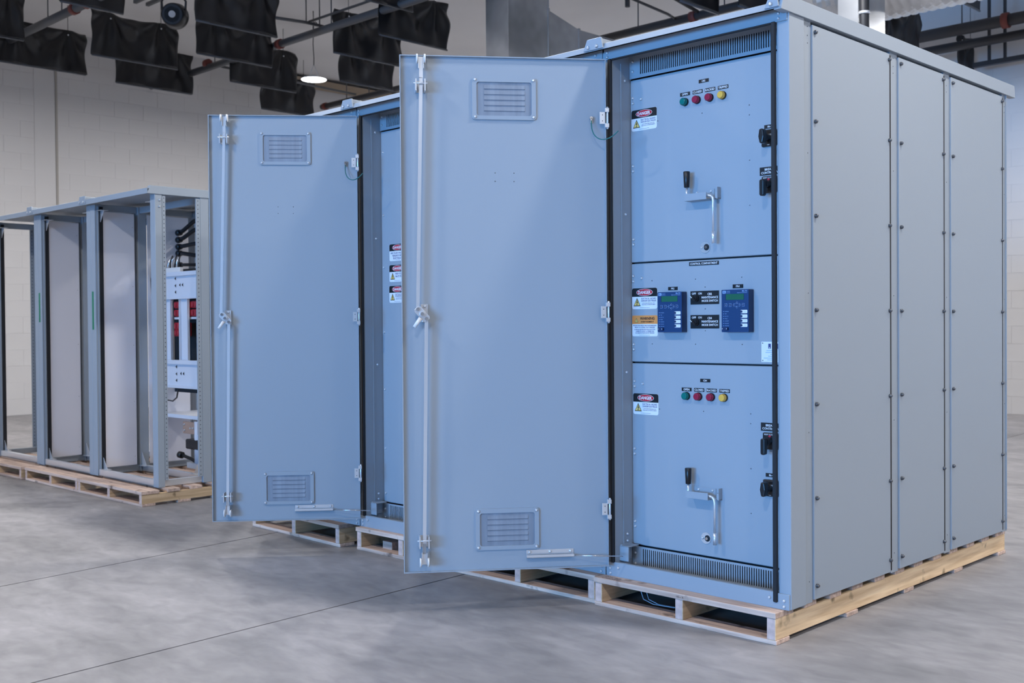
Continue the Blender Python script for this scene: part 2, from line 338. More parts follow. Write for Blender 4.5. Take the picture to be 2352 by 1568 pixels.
def warning_label(x0, z1, parent, y, w=.140, h=.0925):
    mb = MB(); x1 = x0 + w; z0 = z1 - h; cx = x0 + w / 2; zs = z1 - h * .41
    mb.prism(rrect(x0, x1, z0, z1, .007), 'y', y - .001, y, 0)
    mb.flat([(x0, zs), (x1, zs)] + [p for p in rrect(x0, x1, z0, z1, .007) if p[1] > zs], y - .0013, 2)
    triangle(mb, x0 + w * .17, zs + h * .18, w * .13, y - .0015, 'mark')
    mb.text('WARNING', x0 + w * .60, zs + h * .265, h * .125, y - .0017, 1, w * .58, .03)
    mb.text('AVERTISSEMENT', x0 + w * .60, zs + h * .105, h * .075, y - .0017, 1, w * .58, .02)
    for i, (t, ww) in enumerate((('PROTECTION RELAY MUST BE ENERGIZED', .92), ('PRIOR TO CLOSING THE HV BREAKER', .80), ('LE RELAIS DE PROTECTION DOIT ÊTRE', .82), ('ALIMENTÉ AVANT LA FERMETURE', .72), ('DU DISJONCTEUR HAUTE TENSION', .74))):
        mb.text(t, cx, zs - h * (.075 + .085 * i + (.015 if i > 1 else 0)), h * .052, y - .0014, 4, w * ww, .025)
    mb.flat([(x0 + w * .28, z0 + h * .05), (x0 + w * .7, z0 + h * .05), (x0 + w * .7, z0 + h * .06), (x0 + w * .28, z0 + h * .06)], y - .0014, 4)
    return mb.build('warning_label', [LW, LK, LO, LY, LB], parent)

# ------------------------------------------------------------------ main line-up of enclosed cabinets
ZB = .125; PY = .125; ZL = 2.424; OV = -.07; YR = 2.20; YRO = 2.30; ZROOF = 2.44
def vent_grille(root, x0, x1, z0, z1, sx0, sx1, sz0, sz1, y, n):
    mb = MB(); t = .002; p = (sx1 - sx0) / n
    mb.box(x0, x1, y, y + t, z0, sz0).box(x0, x1, y, y + t, sz1, z1).box(x0, sx0, y, y + t, sz0, sz1).box(sx1, x1, y, y + t, sz0, sz1)
    for i in range(n - 1 + 1):
        mb.box(sx0 + p * i, sx0 + p * i + p * .52, y, y + t, sz0, sz1)
    o = mb.build('vent_grille', PAINT, root)
    return o
def door(root, hx, hy, ang, W, rod, vent, stay):
    za, zb = .175, 2.385
    mb = MB(); t = .016
    mb.box(0, W, -.003, 0, za, zb)
    mb.box(0, .004, 0, t, za, zb).box(W - .004, W, 0, t, za, zb).box(.004, W - .004, 0, t, zb - .004, zb).box(.004, W - .004, 0, t, za, za + .004)
    d = mb.build('door', PAINT, root, center=False); d.location = Vector((hx, hy, 0)) - WL[root.name]; d.rotation_euler = (0, 0, R(ang)); WL[d.name] = Vector((0, 0, 0))
    # louvred vents
    for (zc0, zc1) in ((2.117, 2.298), (.262, .441)):
        u0, u1 = vent
        fr = MB(); o_ = rrect(u0, u1, zc0, zc1, .012); i_ = rrect(u0 + .019, u1 - .019, zc0 + .017, zc1 - .02, .010); n = len(o_); yy = .008
        for i in range(n):
            j = (i + 1) % n; b = len(fr.v)
            for (p, q) in ((o_[i], 0), (o_[j], 0), (o_[j], yy), (o_[i], yy), (i_[i], yy), (i_[j], yy), (i_[j], 0), (i_[i], 0)): fr.v.append((p[0], q, p[1]))
            fr.face([b, b + 3, b + 2, b + 1]); fr.face([b + 3, b + 4, b + 5, b + 2]); fr.face([b + 4, b + 7, b + 6, b + 5])
        fr.build('vent_frame', PAINT, d)
        MB().box(u0 + .015, u1 - .015, .0005, .002, zc0 + .013, zc1 - .013).build('vent_screen', SCREEN, d)
        for k in range(5):
            zz = zc0 + .035 + k * .0235
            MB().prism([(.002, zz), (.0052, zz + .004), (.002, zz + .019)], 'x', u0 + .048, u1 - .052).build('louver', SCREEN, d)
        for (a, b_) in ((u0 + .012, zc0 + .011), (u1 - .012, zc0 + .011), (u0 + .012, zc1 - .011), (u1 - .012, zc1 - .011)): screw(SCR, (a, .008, b_), d, RY)
    # latch rods
    um, ul, lean = rod
    rb = .0075
    def bar(ua, za_, ub, zb_, y=.034, w=.0075, t_=.004):
        m_ = MB(); b = len(m_.v)
        for (u, z) in ((ua, za_), (ub, zb_)): m_.v += [(u - w, y - t_, z), (u + w, y - t_, z), (u + w, y + t_, z), (u - w, y + t_, z)]
        for q in ((0, 3, 2, 1), (4, 5, 6, 7), (0, 1, 5, 4), (1, 2, 6, 5), (2, 3, 7, 6), (3, 0, 4, 7)): m_.face(list(q))
        return m_
    bar(um, 2.285, um + .022 * lean, 1.300).build('latch_rod', ZINC, d); bar(um - .014, 1.262, um + .003, .26).build('latch_rod', ZINC, d)
    for (z, s) in ((2.372, 1), (.216, -1)):
        uu = um if s > 0 else um + .003
        m_ = MB(); m_.box(uu - .012, uu - .009, .022, .046, z - .05 if s > 0 else z, z if s > 0 else z + .05).box(uu + .009, uu + .012, .022, .046, z - .05 if s > 0 else z, z if s > 0 else z + .05)
        m_.box(uu - .008, uu + .008, .030, .038, min(z, z - s * .09), max(z, z - s * .09)); m_.build('roller_fork', ZINC, d)
        for q in (-1, 1): MB().cyl((uu + q * .013, .036, z - s * .008), (uu + q * .020, .036, z - s * .008), .020, 14).build('roller', WPLAST, d)
    for z in (2.255, .313):
        uu = um + .003; m_ = MB()
        for q in (-1, 1): m_.box(uu + q * .019 - .0025, uu + q * .019 + .0025, 0, .050, z - .028, z + .022)
        m_.box(uu - .022, uu + .022, 0, .003, z - .028, z + .022); m_.cyl((uu - .030, .044, z + .004), (uu + .030, .044, z + .004), .0035, 8); m_.build('rod_guide', ZINC, d)
    # rotary latch cam and handle
    lz = 1.283; lu = um + .004
    m_ = MB(); a = R(-48)
    def rot(p): return (lu + (p[0] * math.cos(a) - p[1] * math.sin(a)) * -1, lz + p[0] * math.sin(a) + p[1] * math.cos(a))
    m_.prism([rot(p) for p in ((-.036, -.012), (-.028, -.018), (.028, -.018), (.036, -.012), (.036, .012), (.028, .016), (-.028, .016), (-.036, .010))], 'y', .036, .042)
    m_.cyl((lu, 0, lz), (lu, .052, lz), .012, 12).box(lu - .026, lu + .006, 0, .012, lz - .035, lz + .042); m_.build('latch_cam', ZINC, d, .001)
    for p in ((-.027, 0), (.027, 0)):
        q = rot(p); MB().cyl((q[0], .042, q[1]), (q[0], .048, q[1]), .0075, 10).build('pivot_bolt', STEEL, d)
    MB().cyl((lu, .052, lz), (lu, .056, lz), .008, 6).build('pivot_nut', STEEL, d)
    MB().cyl((lu + .008, .046, lz - .018), (lu + .034, .050, lz - .056), .0085, 12, .0075).build('latch_handle', WPLAST, d)
    for (u, z) in ((lu - .012, lz + .033), (lu - .006, lz - .030)): screw(SCR, (u, .012, z), d, RY)
    # four small mounting holes
    c = (vent[0] + vent[1]) / 2
    for u in (c - .041, c + .041):
        for z in (1.889, 1.853): screw(HOLE, (u, 0, z), d, RY)
    # hinges
    for z in (2.128, 1.286, .428):
        m_ = MB(); m_.box(.006, .030, .022, .026, z - .026, z + .026).cyl((-.004, .026, z - .048), (-.004, .026, z + .048), .0045, 8)
        m_.box(-.010, .008, .020, .034, z + .024, z + .042).box(-.010, .008, .020, .034, z - .042, z - .024); h = m_.build('hinge', ZINC, d, .0008)
        for q in (-.013, .013): screw(HOLE, (.018, .026, z + q), d, RY)
    # earthing wire with lug
    pts = []
    P0, P1, P2, P3 = Vector((.064, .012, 2.118)), Vector((.075, .03, 2.03)), Vector((.015, .06, 2.00)), Vector((-.035, .10, 2.06))
    for i in range(15):
        q = i / 14; pts.append(P0 * (1 - q) ** 3 + P1 * 3 * q * (1 - q) ** 2 + P2 * 3 * q * q * (1 - q) + P3 * q ** 3)
    MB().tube(pts, .0024, 6).build('earth_wire', GREENW, d)
    m_ = MB(); m_.cyl((.064, 0, 2.13), (.064, .012, 2.13), .007, 10).box(.060, .068, .006, .012, 2.108, 2.13); m_.build('wire_lug', STEEL, d)
    # door stay: slide channel and rod
    s0, s1 = stay
    m_ = MB(); m_.box(s0, s1, 0, .003, .224, .256).box(s0, s1, .003, .022, .224, .227).box(s0, s1, .019, .022, .224, .236); m_.build('stay_channel', ZINC, d, .0006)
    for u in (s0 + .014, (s0 + s1) / 2, s1 - .014): screw(SCR, (u, .003, .247), d, RY)
    MB().tube([(s0 + .010, .016, .228), (-.055, .055, .226)], .0025, 6).build('stay_rod', STEEL, d)
    return d
def roof(root, x0, x1, right_end, left_end):
    mb = MB(); xr = x1 + (.006 if right_end else 0); xl = x0 - (.006 if left_end else 0)
    mb.prism([(OV, ZL), (OV + .014, ZL + .026), (OV + .022, ZL + .030), (YRO - .016, ZL + .030), (YRO, ZL + .024), (YRO, ZL), (YRO - .003, ZL), (YRO - .003, ZL + .022), (OV + .018, ZL + .022), (OV + .004, ZL)], 'x', xl, xr)
    r = mb.build('roof', PAINT, root)
    for (e, xx, s) in ((right_end, xr, 1), (left_end, xl, -1)):
        if e:
            MB().prism([(OV, ZL - .006), (OV + .022, ZL + .056), (YRO - .012, ZL + .056), (YRO, ZL - .006)], 'x', xx - .03 * s, xx + .002 * s).build('roof_end_cap', PAINT, r, .001)
    jx = [x0] + ([x1] if right_end else [])
    for k, xx in enumerate(jx):
        a, b = (xx - .055, xx + .055) if k == 0 else (xx - .062, xx - .001)
        MB().box(max(a, xx - .04), min(b, xx + .04), OV + .006, YRO, ZL + .028, ZL + .050).build('roof_batten', PAINT, r, .002)
        MB().prism([(a, ZL + .004), (b, ZL + .004), (b - .010, ZL + .052), (a + .022, ZL + .052)], 'y', OV - .006, OV + .004).build('batten_plate', PAINT, r, .001)
        for q in (a + .030, b - .032) if k == 0 else (a + .03,): screw(BOLT, (q, OV - .006, ZL + .016), r)
    return r
def cabinet(x0, x1, label, style, right_end=False, left_end=False):
    root = thing('switchgear_cabinet', label, 'cabinet', ((x0 + x1) / 2, 1.06, ZB), 'enclosed cabinets of the main line-up')
    xl, xr = x0 + .046, x1 - (.054 if right_end else .046)      # clear opening
    side = .115 if right_end else .05
    p = MB(); p.box(xr, x1, 0, side, ZB, ZROOF - .01); p.build('corner_post', PAINT, root, .004, seg=2)
    MB().box(x0, xl, 0, PY + .01, ZB, ZROOF - .01).build('corner_post', PAINT, root, .002)
    MB().box(xr - .004, xr, .012, PY + .01, ZB, ZROOF - .01).build('door_jamb', PAINT, root)
    MB().box(x0 + .004, x1 - .006, -.006, 0, 2.390, ZROOF).build('header_plate', PAINT, root, .001)
    MB().box(x0 + .02, x1 - .02, 0, PY, ZROOF - .012, ZROOF - .004).build('soffit', PAINT, root)
    b = MB(); b.box(x0 + .003, x1 - .004, -.008, 0, ZB, .186).box(x0 + .003, x1 - .06, 0, PY, .150, .154).box(xl, xr, -.008, .010, .184, .188); b = b.build('base_plate', PAINT, root, .0012)
    for (q, z) in ((x1 - .026, .160), (x1 - .026, .138), (x1 - .09, .165), (x0 + .026, .160), (x0 + .026, .138), (x0 + .070, .166)): screw(SCR, (q, -.008, z), b)
    hd = [screw(SCR, (q, -.006, z), root) for q in (x1 - .042, x0 + .024) for z in (2.402, 2.421)]
    # shell
    MB().box(x0, x1, YR - .004, YR, ZB + .01, ZROOF).build('back_panel', PAINT, root)
    if not right_end: MB().box(x1 - .003, x1 - .001, .05, YR, ZB + .01, ZROOF).build('side_wall', PAINT, root)
    if left_end: MB().box(x0 + .001, x0 + .004, .05, YR, ZB + .01, ZROOF).build('side_wall', PAINT, root)
    roof(root, x0, x1, right_end, left_end)
    if right_end:
        for (a, b_) in ((.117, .176), (.862, .932), (1.424, 1.492), (2.152, 2.215)):
            st = MB().box(-.024, -.008, a, b_, ZB + .0005, ZROOF).build('side_strip', PAINT, root)
            for z in (2.395, 2.36, 2.33, 1.9, 1.35, .8, .21): screw(HOLE, (-.008, a + .035, z), st, RX)
        for (a, b_, c0, c1) in ((.178, .845, .196, .838), (.934, 1.408, .952, 1.400), (1.494, 2.137, 1.510, 2.130)):
            sp = MB().box(-.012, .0, a, b_, .134, 2.405).build('side_panel', PAINT, root, .0015)
            for yy in (c0, c1):
                for z in (2.378, 2.027, 1.655, 1.283, .910, .537, .188): screw(SCRS, (0, yy, z), sp, RX)
        MB().box(-.034, -.026, .116, YR, ZB + .002, ZROOF).build('side_wall', PAINT, root)
        for q in (.846, 1.409, 2.138): MB().box(-.026, -.002, q, q + .0145, .14, 2.40).build('gap_shade', RUB, root)  # black strips put in as the shadow lines between side panels
    if style == 'closed':
        d = MB().box(xl - .03, xr + .03, -.030, -.008, .192, 2.385).build('door', PAINT, root, .003)
        MB().box(xl + .0, xl + .03, -.062, -.030, 1.22, 1.36).build('door_handle', BPLAST, d, .006)
        for (za, zb_) in ((2.12, 2.29), (.27, .44)):
            for k in range(5): MB().prism([(-.030, za + k * .032), (-.044, za + k * .032 + .004), (-.030, za + k * .032 + .022)], 'x', (xl + xr) / 2 - .1, (xl + xr) / 2 + .1).build('louver', PAINT, d)
        return root, xl, xr
    gk = MB(); gk.box(xl - .016, xl + .002, -.016, -.001, .186, 2.392).box(xr - .018, xr + .001, -.016, -.001, .150, 2.392).box(xl + .002, xr - .018, -.012, -.001, 2.384, 2.392)
    gk.build('door_gasket', RUB, root, .003)
    MB().box(xl + .0005, xl + .004, .055, .062, .19, 2.38).build('jamb_bead', PAINT, root)
    for z in (2.31, 1.72, 1.02, .30, .27): screw(SCR, (xl, .085, z), root, RX)
    vent_grille(root, xl + .001, xr - .004, 2.321, ZROOF - .012, xl + .055, xr - .06, 2.336, 2.404, PY - .006, int((xr - xl - .115) / .0110))
    vent_grille(root, xl + .003, xr - .004, .150, .244, xl + .055, xr - .06, .163, .235, PY - .006, int((xr - xl - .115) / .0110))
    for z in (2.396, 2.352, .213, .166): screw(SCR, (xl + .020, PY - .006, z), root)
    MB().box(xl, xr, PY + .16, PY + .165, ZB, ZROOF - .01).build('cavity_shade', DARK, root)  # near-black sheet stands in for the unlit cavity behind the vents
    return root, xl, xr

# ---- nearest cabinet
C1, xl1, xr1 = cabinet(-.914, 0, 'nearest tall grey cabinet, door open on three compartments with blue relays and warning labels', 'open', right_end=True)
def cpanel(root, xl, xr, z0, z1): return MB().box(xl + .001, xr - .002, PY, PY + .02, z0, z1).build('compartment_panel', PAINT, root, .0025)
pu = cpanel(C1, xl1, xr1, 1.508, 2.316); pm = cpanel(C1, xl1, xr1, 1.066, 1.501); pd = cpanel(C1, xl1, xr1, .250, 1.059)
MB().box(xl1, xr1, PY + .022, PY + .03, .15, 2.43).build('slot_shade', DARK, C1)  # black sheet in place of the dark interior seen through the slots
for (pp, dz) in ((pu, 0), (pd, -1.257)):
    for (q, z) in ((-.852, 2.236), (-.852, 2.213), (-.807, 2.226), (-.853, 1.935), (-.853, 1.912), (-.853, 1.61), (-.853, 1.587), (-.511, 1.786), (-.441, 1.787)): screw(SCR, (q, PY, z + dz), pp)
    for (q, z) in ((-.485, 2.119), (-.255, 2.120), (-.255, 2.080), (-.255, 1.896), (-.255, 1.713), (-.716, 2.118)): screw(HOLE, (q, PY, z + dz), pp)
for (q, z) in ((-.855, 1.447), (-.855, 1.423), (-.809, 1.436), (-.855, 1.143), (-.855, 1.120)): screw(SCR, (q, PY, z), pm)
for (q, z) in ((-.753, 1.423), (-.523, 1.422), (-.294, 1.422), (-.474, 1.387), (-.474, 1.295), (-.474, 1.203), (-.753, 1.146), (-.524, 1.146), (-.294, 1.146)): screw(HOLE, (q, PY, z), pm)
danger_label(-.860, 2.181, C1, PY, 'haz'); danger_label(-.863, 1.392, C1, PY, 'haz'); danger_label(-.860, .925, C1, PY, 'haz'); warning_label(-.863, 1.2715, C1, PY)
name_plate('CONTROL COMPARTMENT', -.4795, 1.487, .149, .016, C1, PY)
name_plate('PR2', -.640, 1.3855, .050, .0145, C1, PY); name_plate('PR4', -.3125, 1.3855, .050, .0155, C1, PY)
def indicator(cx, cz, m):
    r = MB().cyl((cx, PY, cz), (cx, PY - .006, cz), .0175, 20).build('indicator_light', BPLAST, C1)
    MB().cyl((cx, PY - .006, cz), (cx, PY - .020, cz), .0160, 20).cyl((cx, PY - .020, cz), (cx, PY - .025, cz), .0160, 20, .0125).build('lens', m, r)
def switch_label(mb, cx, cz): pass
def rotary(cx, cz, kind):
    """selector switch escutcheon with a handle standing off it"""
    e = MB().box(cx - .034, cx + .034, PY - .012, PY, cz - .034, cz + .034).build('control_switch', BPLAST, C1, .005, seg=2)
    MB().cyl((cx, PY - .012, cz), (cx, PY - .045, cz), .014, 16).build('switch_shaft', BPLAST, e)
    y = PY - .013
    if kind == 'pistol':
        t = MB(); t.text('RESET CLOSE', cx - .004, cz + .027, .005, y, 0, .05, .01).text('TRIP', cx + .022, cz + .006, .005, y, 0, .02, .01); t.flat([(cx - .004, cz + .004), (cx + .004, cz + .004), (cx, cz + .016)], y, 0); t.flat([(cx - .005, cz + .017), (cx + .005, cz + .017), (cx + .005, cz + .024), (cx - .005, cz + .024)], y, 1); t.build('switch_print', [LW, LR], e)
        h = MB(); h.prism(rrect(cx - .010, cx + .010, cz - .050, cz + .016, .008), 'y', PY - .068, PY - .045); h.build('switch_handle', BPLAST, e, .004, seg=2)
    else:
        t = MB(); t.text('RESET', cx + .012, cz + .012, .006, y, 0, .03, .01).text('TRIP', cx, cz - .028, .004, y, 0, .03, .01); t.build('switch_print', [LW], e)
        h = MB(); h.prism([(cx - .008, cz + .030), (cx + .008, cz + .030), (cx + .013, cz), (cx + .007, cz - .028), (cx - .007, cz - .028), (cx - .013, cz)], 'y', PY - .070, PY - .040); h.build('switch_handle', BPLAST, e, .005, seg=2)
for (dz, nm, n86, s) in ((0, 'CB2', '86-2', 1), (-1.257, 'CB4', '86-4', -1)):
    name_plate(nm, -.4755, 2.2535 + dz + (-.004 if s < 0 else 0), .050, .0145, C1, PY)
    for (t, cx) in (('OPEN', -.571), ('CLOSED', -.5065), ('RACKED', -.4435), ('TRIPPED', -.3795)): name_plate(t, cx, 2.212 + dz - (.003 if s < 0 else 0), .0505, .0150, C1, PY, th=.0085)
    for (cx, m) in ((-.570, LENSG), (-.508, LENSR), (-.444, LENSR), (-.381, LENSY)): indicator(cx, 2.178 + dz + (.003 if s < 0 else 0), m)
    zb, z8 = (1.8435, 2.0205) if s > 0 else (.8145, .6205)
    name_plate('', -.158, zb, .098, .033, C1, PY, ['BREAKER', 'CONTROL SW']); name_plate(n86, -.160, z8, .051, .0150, C1, PY)
    rotary(-.160, 1.788 if s > 0 else .758, 'pistol'); rotary(-.160, 1.974 if s > 0 else .569, 'lever')
    # racking port and the bracket that carries the crank
    px, pz = (-.472, 1.554) if s > 0 else (-.475, .326)
    pt = MB(); pt.cyl((px, PY, pz), (px, PY - .003, pz), .0245, 24); pt = pt.build('racking_port', ZINC, C1)
    MB().cyl((px + .008, PY - .003, pz), (px + .008, PY - .0045, pz), .0135, 18).build('port_hole', DARK, pt)
    MB().cyl((px + .008, PY - .0045, pz), (px + .008, PY - .012, pz), .0065, 6).build('port_hex', STEEL, pt); screw(SCR, (px - .015, PY - .003, pz), pt)
    bz = 1.766 if s > 0 else .511
    bk = MB(); bk.box(-.546, -.424, PY - .003, PY, bz - .012, bz + .030).box(-.546, -.434, PY - .045, PY - .003, bz - .016, bz - .012).box(-.546, -.434, PY - .048, PY - .045, bz - .016, bz + .014)
    bk.box(-.434, -.394, PY - .022, PY, bz - .014, bz - .011).box(-.408, -.396, PY - .024, PY - .002, bz - .014, bz + .014).box(-.397, -.394, PY - .026, PY, bz - .016, bz + .034)
    bk.build('crank_bracket', PAINT, C1, .0008)
    # removable racking crank resting in the bracket
    cr = thing('racking_crank', 'steel crank with black grip hanging in the bracket of the %s compartment' % ('upper' if s > 0 else 'lower'), 'crank', (-.48, PY - .035, bz - .2), 'racking cranks')
    yk = PY - .036
    pth = [(-.540, yk, bz + .040), (-.540, yk, bz + .012), (-.536, yk, bz + .003), (-.526, yk, bz), (-.430, yk, bz), (-.418, yk, bz - .003), (-.410, yk, bz - .012), (-.4075, yk, bz - .026), (-.4075, yk, bz - .155)]
    MB().tube(pth, .0058, 12).build('crank_rod', ZINC, cr)
    MB().cyl((-.540, yk, bz + .042), (-.540, yk, bz + .110), .0115, 16, .0145).build('grip', BPLAST, cr, .002)
    MB().cyl((-.4075, yk, bz - .150), (-.4075, yk, bz - .200), .0085, 12).build('socket', ZINC, cr)
def relay(x0, x1, z0, z1):
    y = PY - .036; w = x1 - x0
    r = MB().box(x0, x1, y, PY, z0, z1).build('protection_relay', RKEY, C1, .002)
    MB().prism(rrect(x0, x1, z0, z1, .003), 'y', y - .003, y).build('faceplate', RBLUE, r)
    f = y - .0032
    MB().box(x0 + w * .15, x0 + w * .83, f - .0008, f, z1 - .042, z1 - .018).build('display', LCD, r)
    MB().box(x0 + w * .145, x0 + w * .17, f - .0015, f, z1 - .042, z1 - .018).build('display_bezel', RKEY, r)
    p = MB(); p.flat(rrect(x0 + .005, x0 + .021, z1 - .0155, z1 - .004, .002), f, 0); p.text('SEL', x0 + .013, z1 - .0098, .006, f - .0004, 1, .012, .02)
    for i, t in enumerate(('SCHWEITZER', 'ENGINEERING', 'LABORATORIES')): p.text(t, x0 + .024, z1 - .006 - i * .0038, .0022, f, 0, .018, 0, 'L')
    p.text('SEL-751', x1 - .019, z1 - .0065, .0055, f, 0, .028, .02).text('FEEDER PROTECTION RELAY', x1 - .03, z1 - .0135, .0028, f, 0, .048, .01)
    for i, t in enumerate(('ENABLED', 'TRIP', 'INST OC', 'PHASE', 'GND/NEUT', 'NEG-SEQ', 'OVER FREQ', 'BKR FAIL')):
        zz = z1 - .089 - i * .0098; p.flat(ell(x0 + w * .075, zz, .0016, .0016, 8), f, 0); p.text(t, x0 + w * .12, zz, .0032, f, 0, .020, .0, 'L')
    p.build('relay_print', [RPRINT, RBLUE], r)
    kz = z1 - .063
    def key(cu, cv, pts, arrow=None, t=None):
        k = MB(); k.flat([(cu + a * 1.18, cv + b * 1.18) for a, b in pts], f, 0); k.prism([(cu + a, cv + b) for a, b in pts], 'y', f - .0014, f - .0002, 1)
        if arrow: k.flat([(cu + a, cv + b) for a, b in arrow], f - .0018, 0)
        if t: k.text(t, cu, cv, .0028, f - .0018, 0, .009, .01)
        k.build('relay_key', [RPRINT, RKEY], r)
    sq = rrect(-.0055, .0055, -.0055, .0055, .0012)
    key(x0 + w * .16, kz, sq, None, 'TARGET'); key(x0 + w * .32, kz, sq, None, 'ESC'); key(x0 + w * .80, kz, sq, None, 'ENT')
    key(x0 + w * .56, kz + .009, [(-.0055, -.004), (.0055, -.004), (.0055, 0), (0, .0055), (-.0055, 0)], [(-.0025, -.002), (.0025, -.002), (0, .0018)])
    key(x0 + w * .56, kz - .009, [(-.0055, .004), (-.0055, 0), (0, -.0055), (.0055, 0), (.0055, .004)], [(-.0025, .002), (0, -.0018), (.0025, .002)])
    key(x0 + w * .445, kz, [(.004, -.0055), (.004, .0055), (0, .0055), (-.0055, 0), (0, -.0055)], [(.002, -.0025), (.002, .0025), (-.0018, 0)])
    key(x0 + w * .675, kz, [(-.004, -.0055), (0, -.0055), (.0055, 0), (0, .0055), (-.004, .0055)], [(-.002, -.0025), (.0018, 0), (-.002, .0025)])
    for i, t in enumerate(('AUX 1', 'LOCK', 'CLOSE', 'TRIP')):
        zz = z1 - .0905 - i * .0185
        b = MB(); b.flat(rrect(x1 - .038, x1 - .006, zz - .0068, zz + .0068, .003), f, 0); b.text(t, x1 - .016, zz, .0042, f - .0005, 2, .014, 0); b.cyl((x1 - .034, f, zz), (x1 - .034, f - .002, zz), .0052, 14, mi=1); b.build('relay_button', [LW, RKEY, RPRINT], r)
    pt = MB(); pt.prism(rrect(x0 + .006, x0 + .034, z0 + .008, z0 + .020, .004), 'y', f - .010, f); pt = pt.build('serial_port', RKEY, r)
    for u in (x0 + .010, x0 + .030): MB().cyl((u, f - .010, z0 + .014), (u, f - .0112, z0 + .014), .0018, 8).build('port_screw', LW, pt)
relay(-.694, -.567, 1.197, 1.370); relay(-.367, -.238, 1.197, 1.371)
def maint(x0, x1, z0, z1, cb):
    mb = MB(); mb.box(x0, x1, PY - .0015, PY, z0, z1); y = PY - .002; cu = x0 + .098; w = x1 - x0
    mb.text('OFF', x0 + .018, z1 - .0105, .0085, y, 1, .022, .02).text('ON', x0 + .049, z1 - .0105, .0085, y, 1, .018, .02)
    mb.text(cb, cu, z1 - .0135, .009, y, 1, .024, .02).text('MAINTENANCE', cu, z1 - .0275, .009, y, 1, .082, .02).text('MODE SWITCH', cu, z1 - .042, .009, y, 1, .080, .02)
    o = mb.build('switch_plate', [LK, LW], C1)
    k = MB(); k.cyl((x0 + .030, PY - .0015, z1 - .031), (x0 + .030, PY - .012, z1 - .031), .0145, 20).cyl((x0 + .030, PY - .012, z1 - .031), (x0 + .030, PY - .020, z1 - .031), .0125, 20); k.build('selector_knob', BPLAST, o)
    a = R(135); q = MB(); cx, cz = x0 + .030, z1 - .031
    pts = [(-.004, -.012), (.004, -.012), (.004, .014), (-.004, .014)]; ca, sa = math.cos(R(50)), math.sin(R(50))
    q.prism([(cx + p * ca - r_ * sa, cz + p * sa + r_ * ca) for p, r_ in pts], 'y', PY - .032, PY - .019); q.build('selector_lever', BPLAST, o, .001)
    q = MB(); q.flat([(cx + p * ca - r_ * sa, cz + p * sa + r_ * ca) for p, r_ in ((-.0016, .003), (.0016, .003), (.0016, .0135), (-.0016, .0135))], PY - .0324); q.build('selector_mark', LW, o)
maint(-.548, -.4045, 1.3145, 1.371, 'CB2'); maint(-.5485, -.4045, 1.2125, 1.2695, 'CB4')
rp = MB(); rp.box(-.203, -.075, PY - .0012, PY, 1.076, 1.158)
for k in range(3):
    u = -.171 + k * .0165; rp.flat([(u, 1.130), (u + .0115, 1.130), (u + .0115, 1.150), (u, 1.150)], PY - .0016, 1); rp.flat([(u + .004, 1.131), (u + .0075, 1.131), (u + .0075, 1.136), (u + .004, 1.136)], PY - .0020, 0)
for k, ww in enumerate((.030, .034, .012, .022, .042, .026)):
    zz = 1.121 - k * .0075; rp.flat([(-.150 - ww, zz), (-.150, zz), (-.150, zz + .0022), (-.150 - ww, zz + .0022)], PY - .0016, 2); rp.flat([(-.124, zz), (-.108, zz), (-.108, zz + .0022), (-.124, zz + .0022)], PY - .0016, 2)
rp = rp.build('rating_plate', [LW, LB, RPRINT], C1)
for q in (-.197, -.081):
    for z in (1.082, 1.152): screw(HOLE, (q, PY - .0012, z), rp)
for z in (1.64, 1.29, .90, .36): MB().box(xr1 - .034, xr1 - .004, PY - .045, PY - .030, z - .008, z + .008).build('panel_latch', BPLAST, C1, .002)
br = MB(); br.box(xl1, xl1 + .010, .035, .105, .190, .260).box(xl1, xl1 + .050, .030, .036, .190, .255).box(xl1, xl1 + .050, .030, .105, .252, .256); br.build('stay_bracket', PAINT, C1, .001)
door(C1, -.880, -.035, -128.5, .892, (.802, 0, 1), (.306, .583), (.154, .362))

# ---- the other cabinets of the row
C2, _, _ = cabinet(-1.830, -.914, 'closed grey cabinet behind the nearest open door', 'closed')
C3, xl3, xr3 = cabinet(-2.680, -1.830, 'grey cabinet in the middle with its door swung open and three stacked danger labels', 'open')
MB().box(xl3 + .001, xr3 - .002, PY, PY + .02, .250, 2.316).build('compartment_panel', PAINT, C3, .0025)
for z in (2.2, 1.85, 1.56, 1.2, .88, .55, .3): screw(SCR, (xl3 + .02, PY, z), C3)
danger_label(-2.564, 1.685, C3, PY, 'arc'); danger_label(-2.566, 1.570, C3, PY, 'volt'); danger_label(-2.568, 1.455, C3, PY, 'haz')
br = MB(); br.box(xl3, xl3 + .010, .035, .105, .190, .260).box(xl3, xl3 + .050, .030, .036, .190, .255).box(xl3, xl3 + .050, .030, .105, .252, .256); br.build('stay_bracket', PAINT, C3, .001)
door(C3, -2.640, -.035, -131.2, .800, (.711, 0, 1.2), (.253, .528), (.149, .356))
C4, _, _ = cabinet(-3.590, -2.680, 'closed grey cabinet at the far left end of the main row', 'closed', left_end=True)

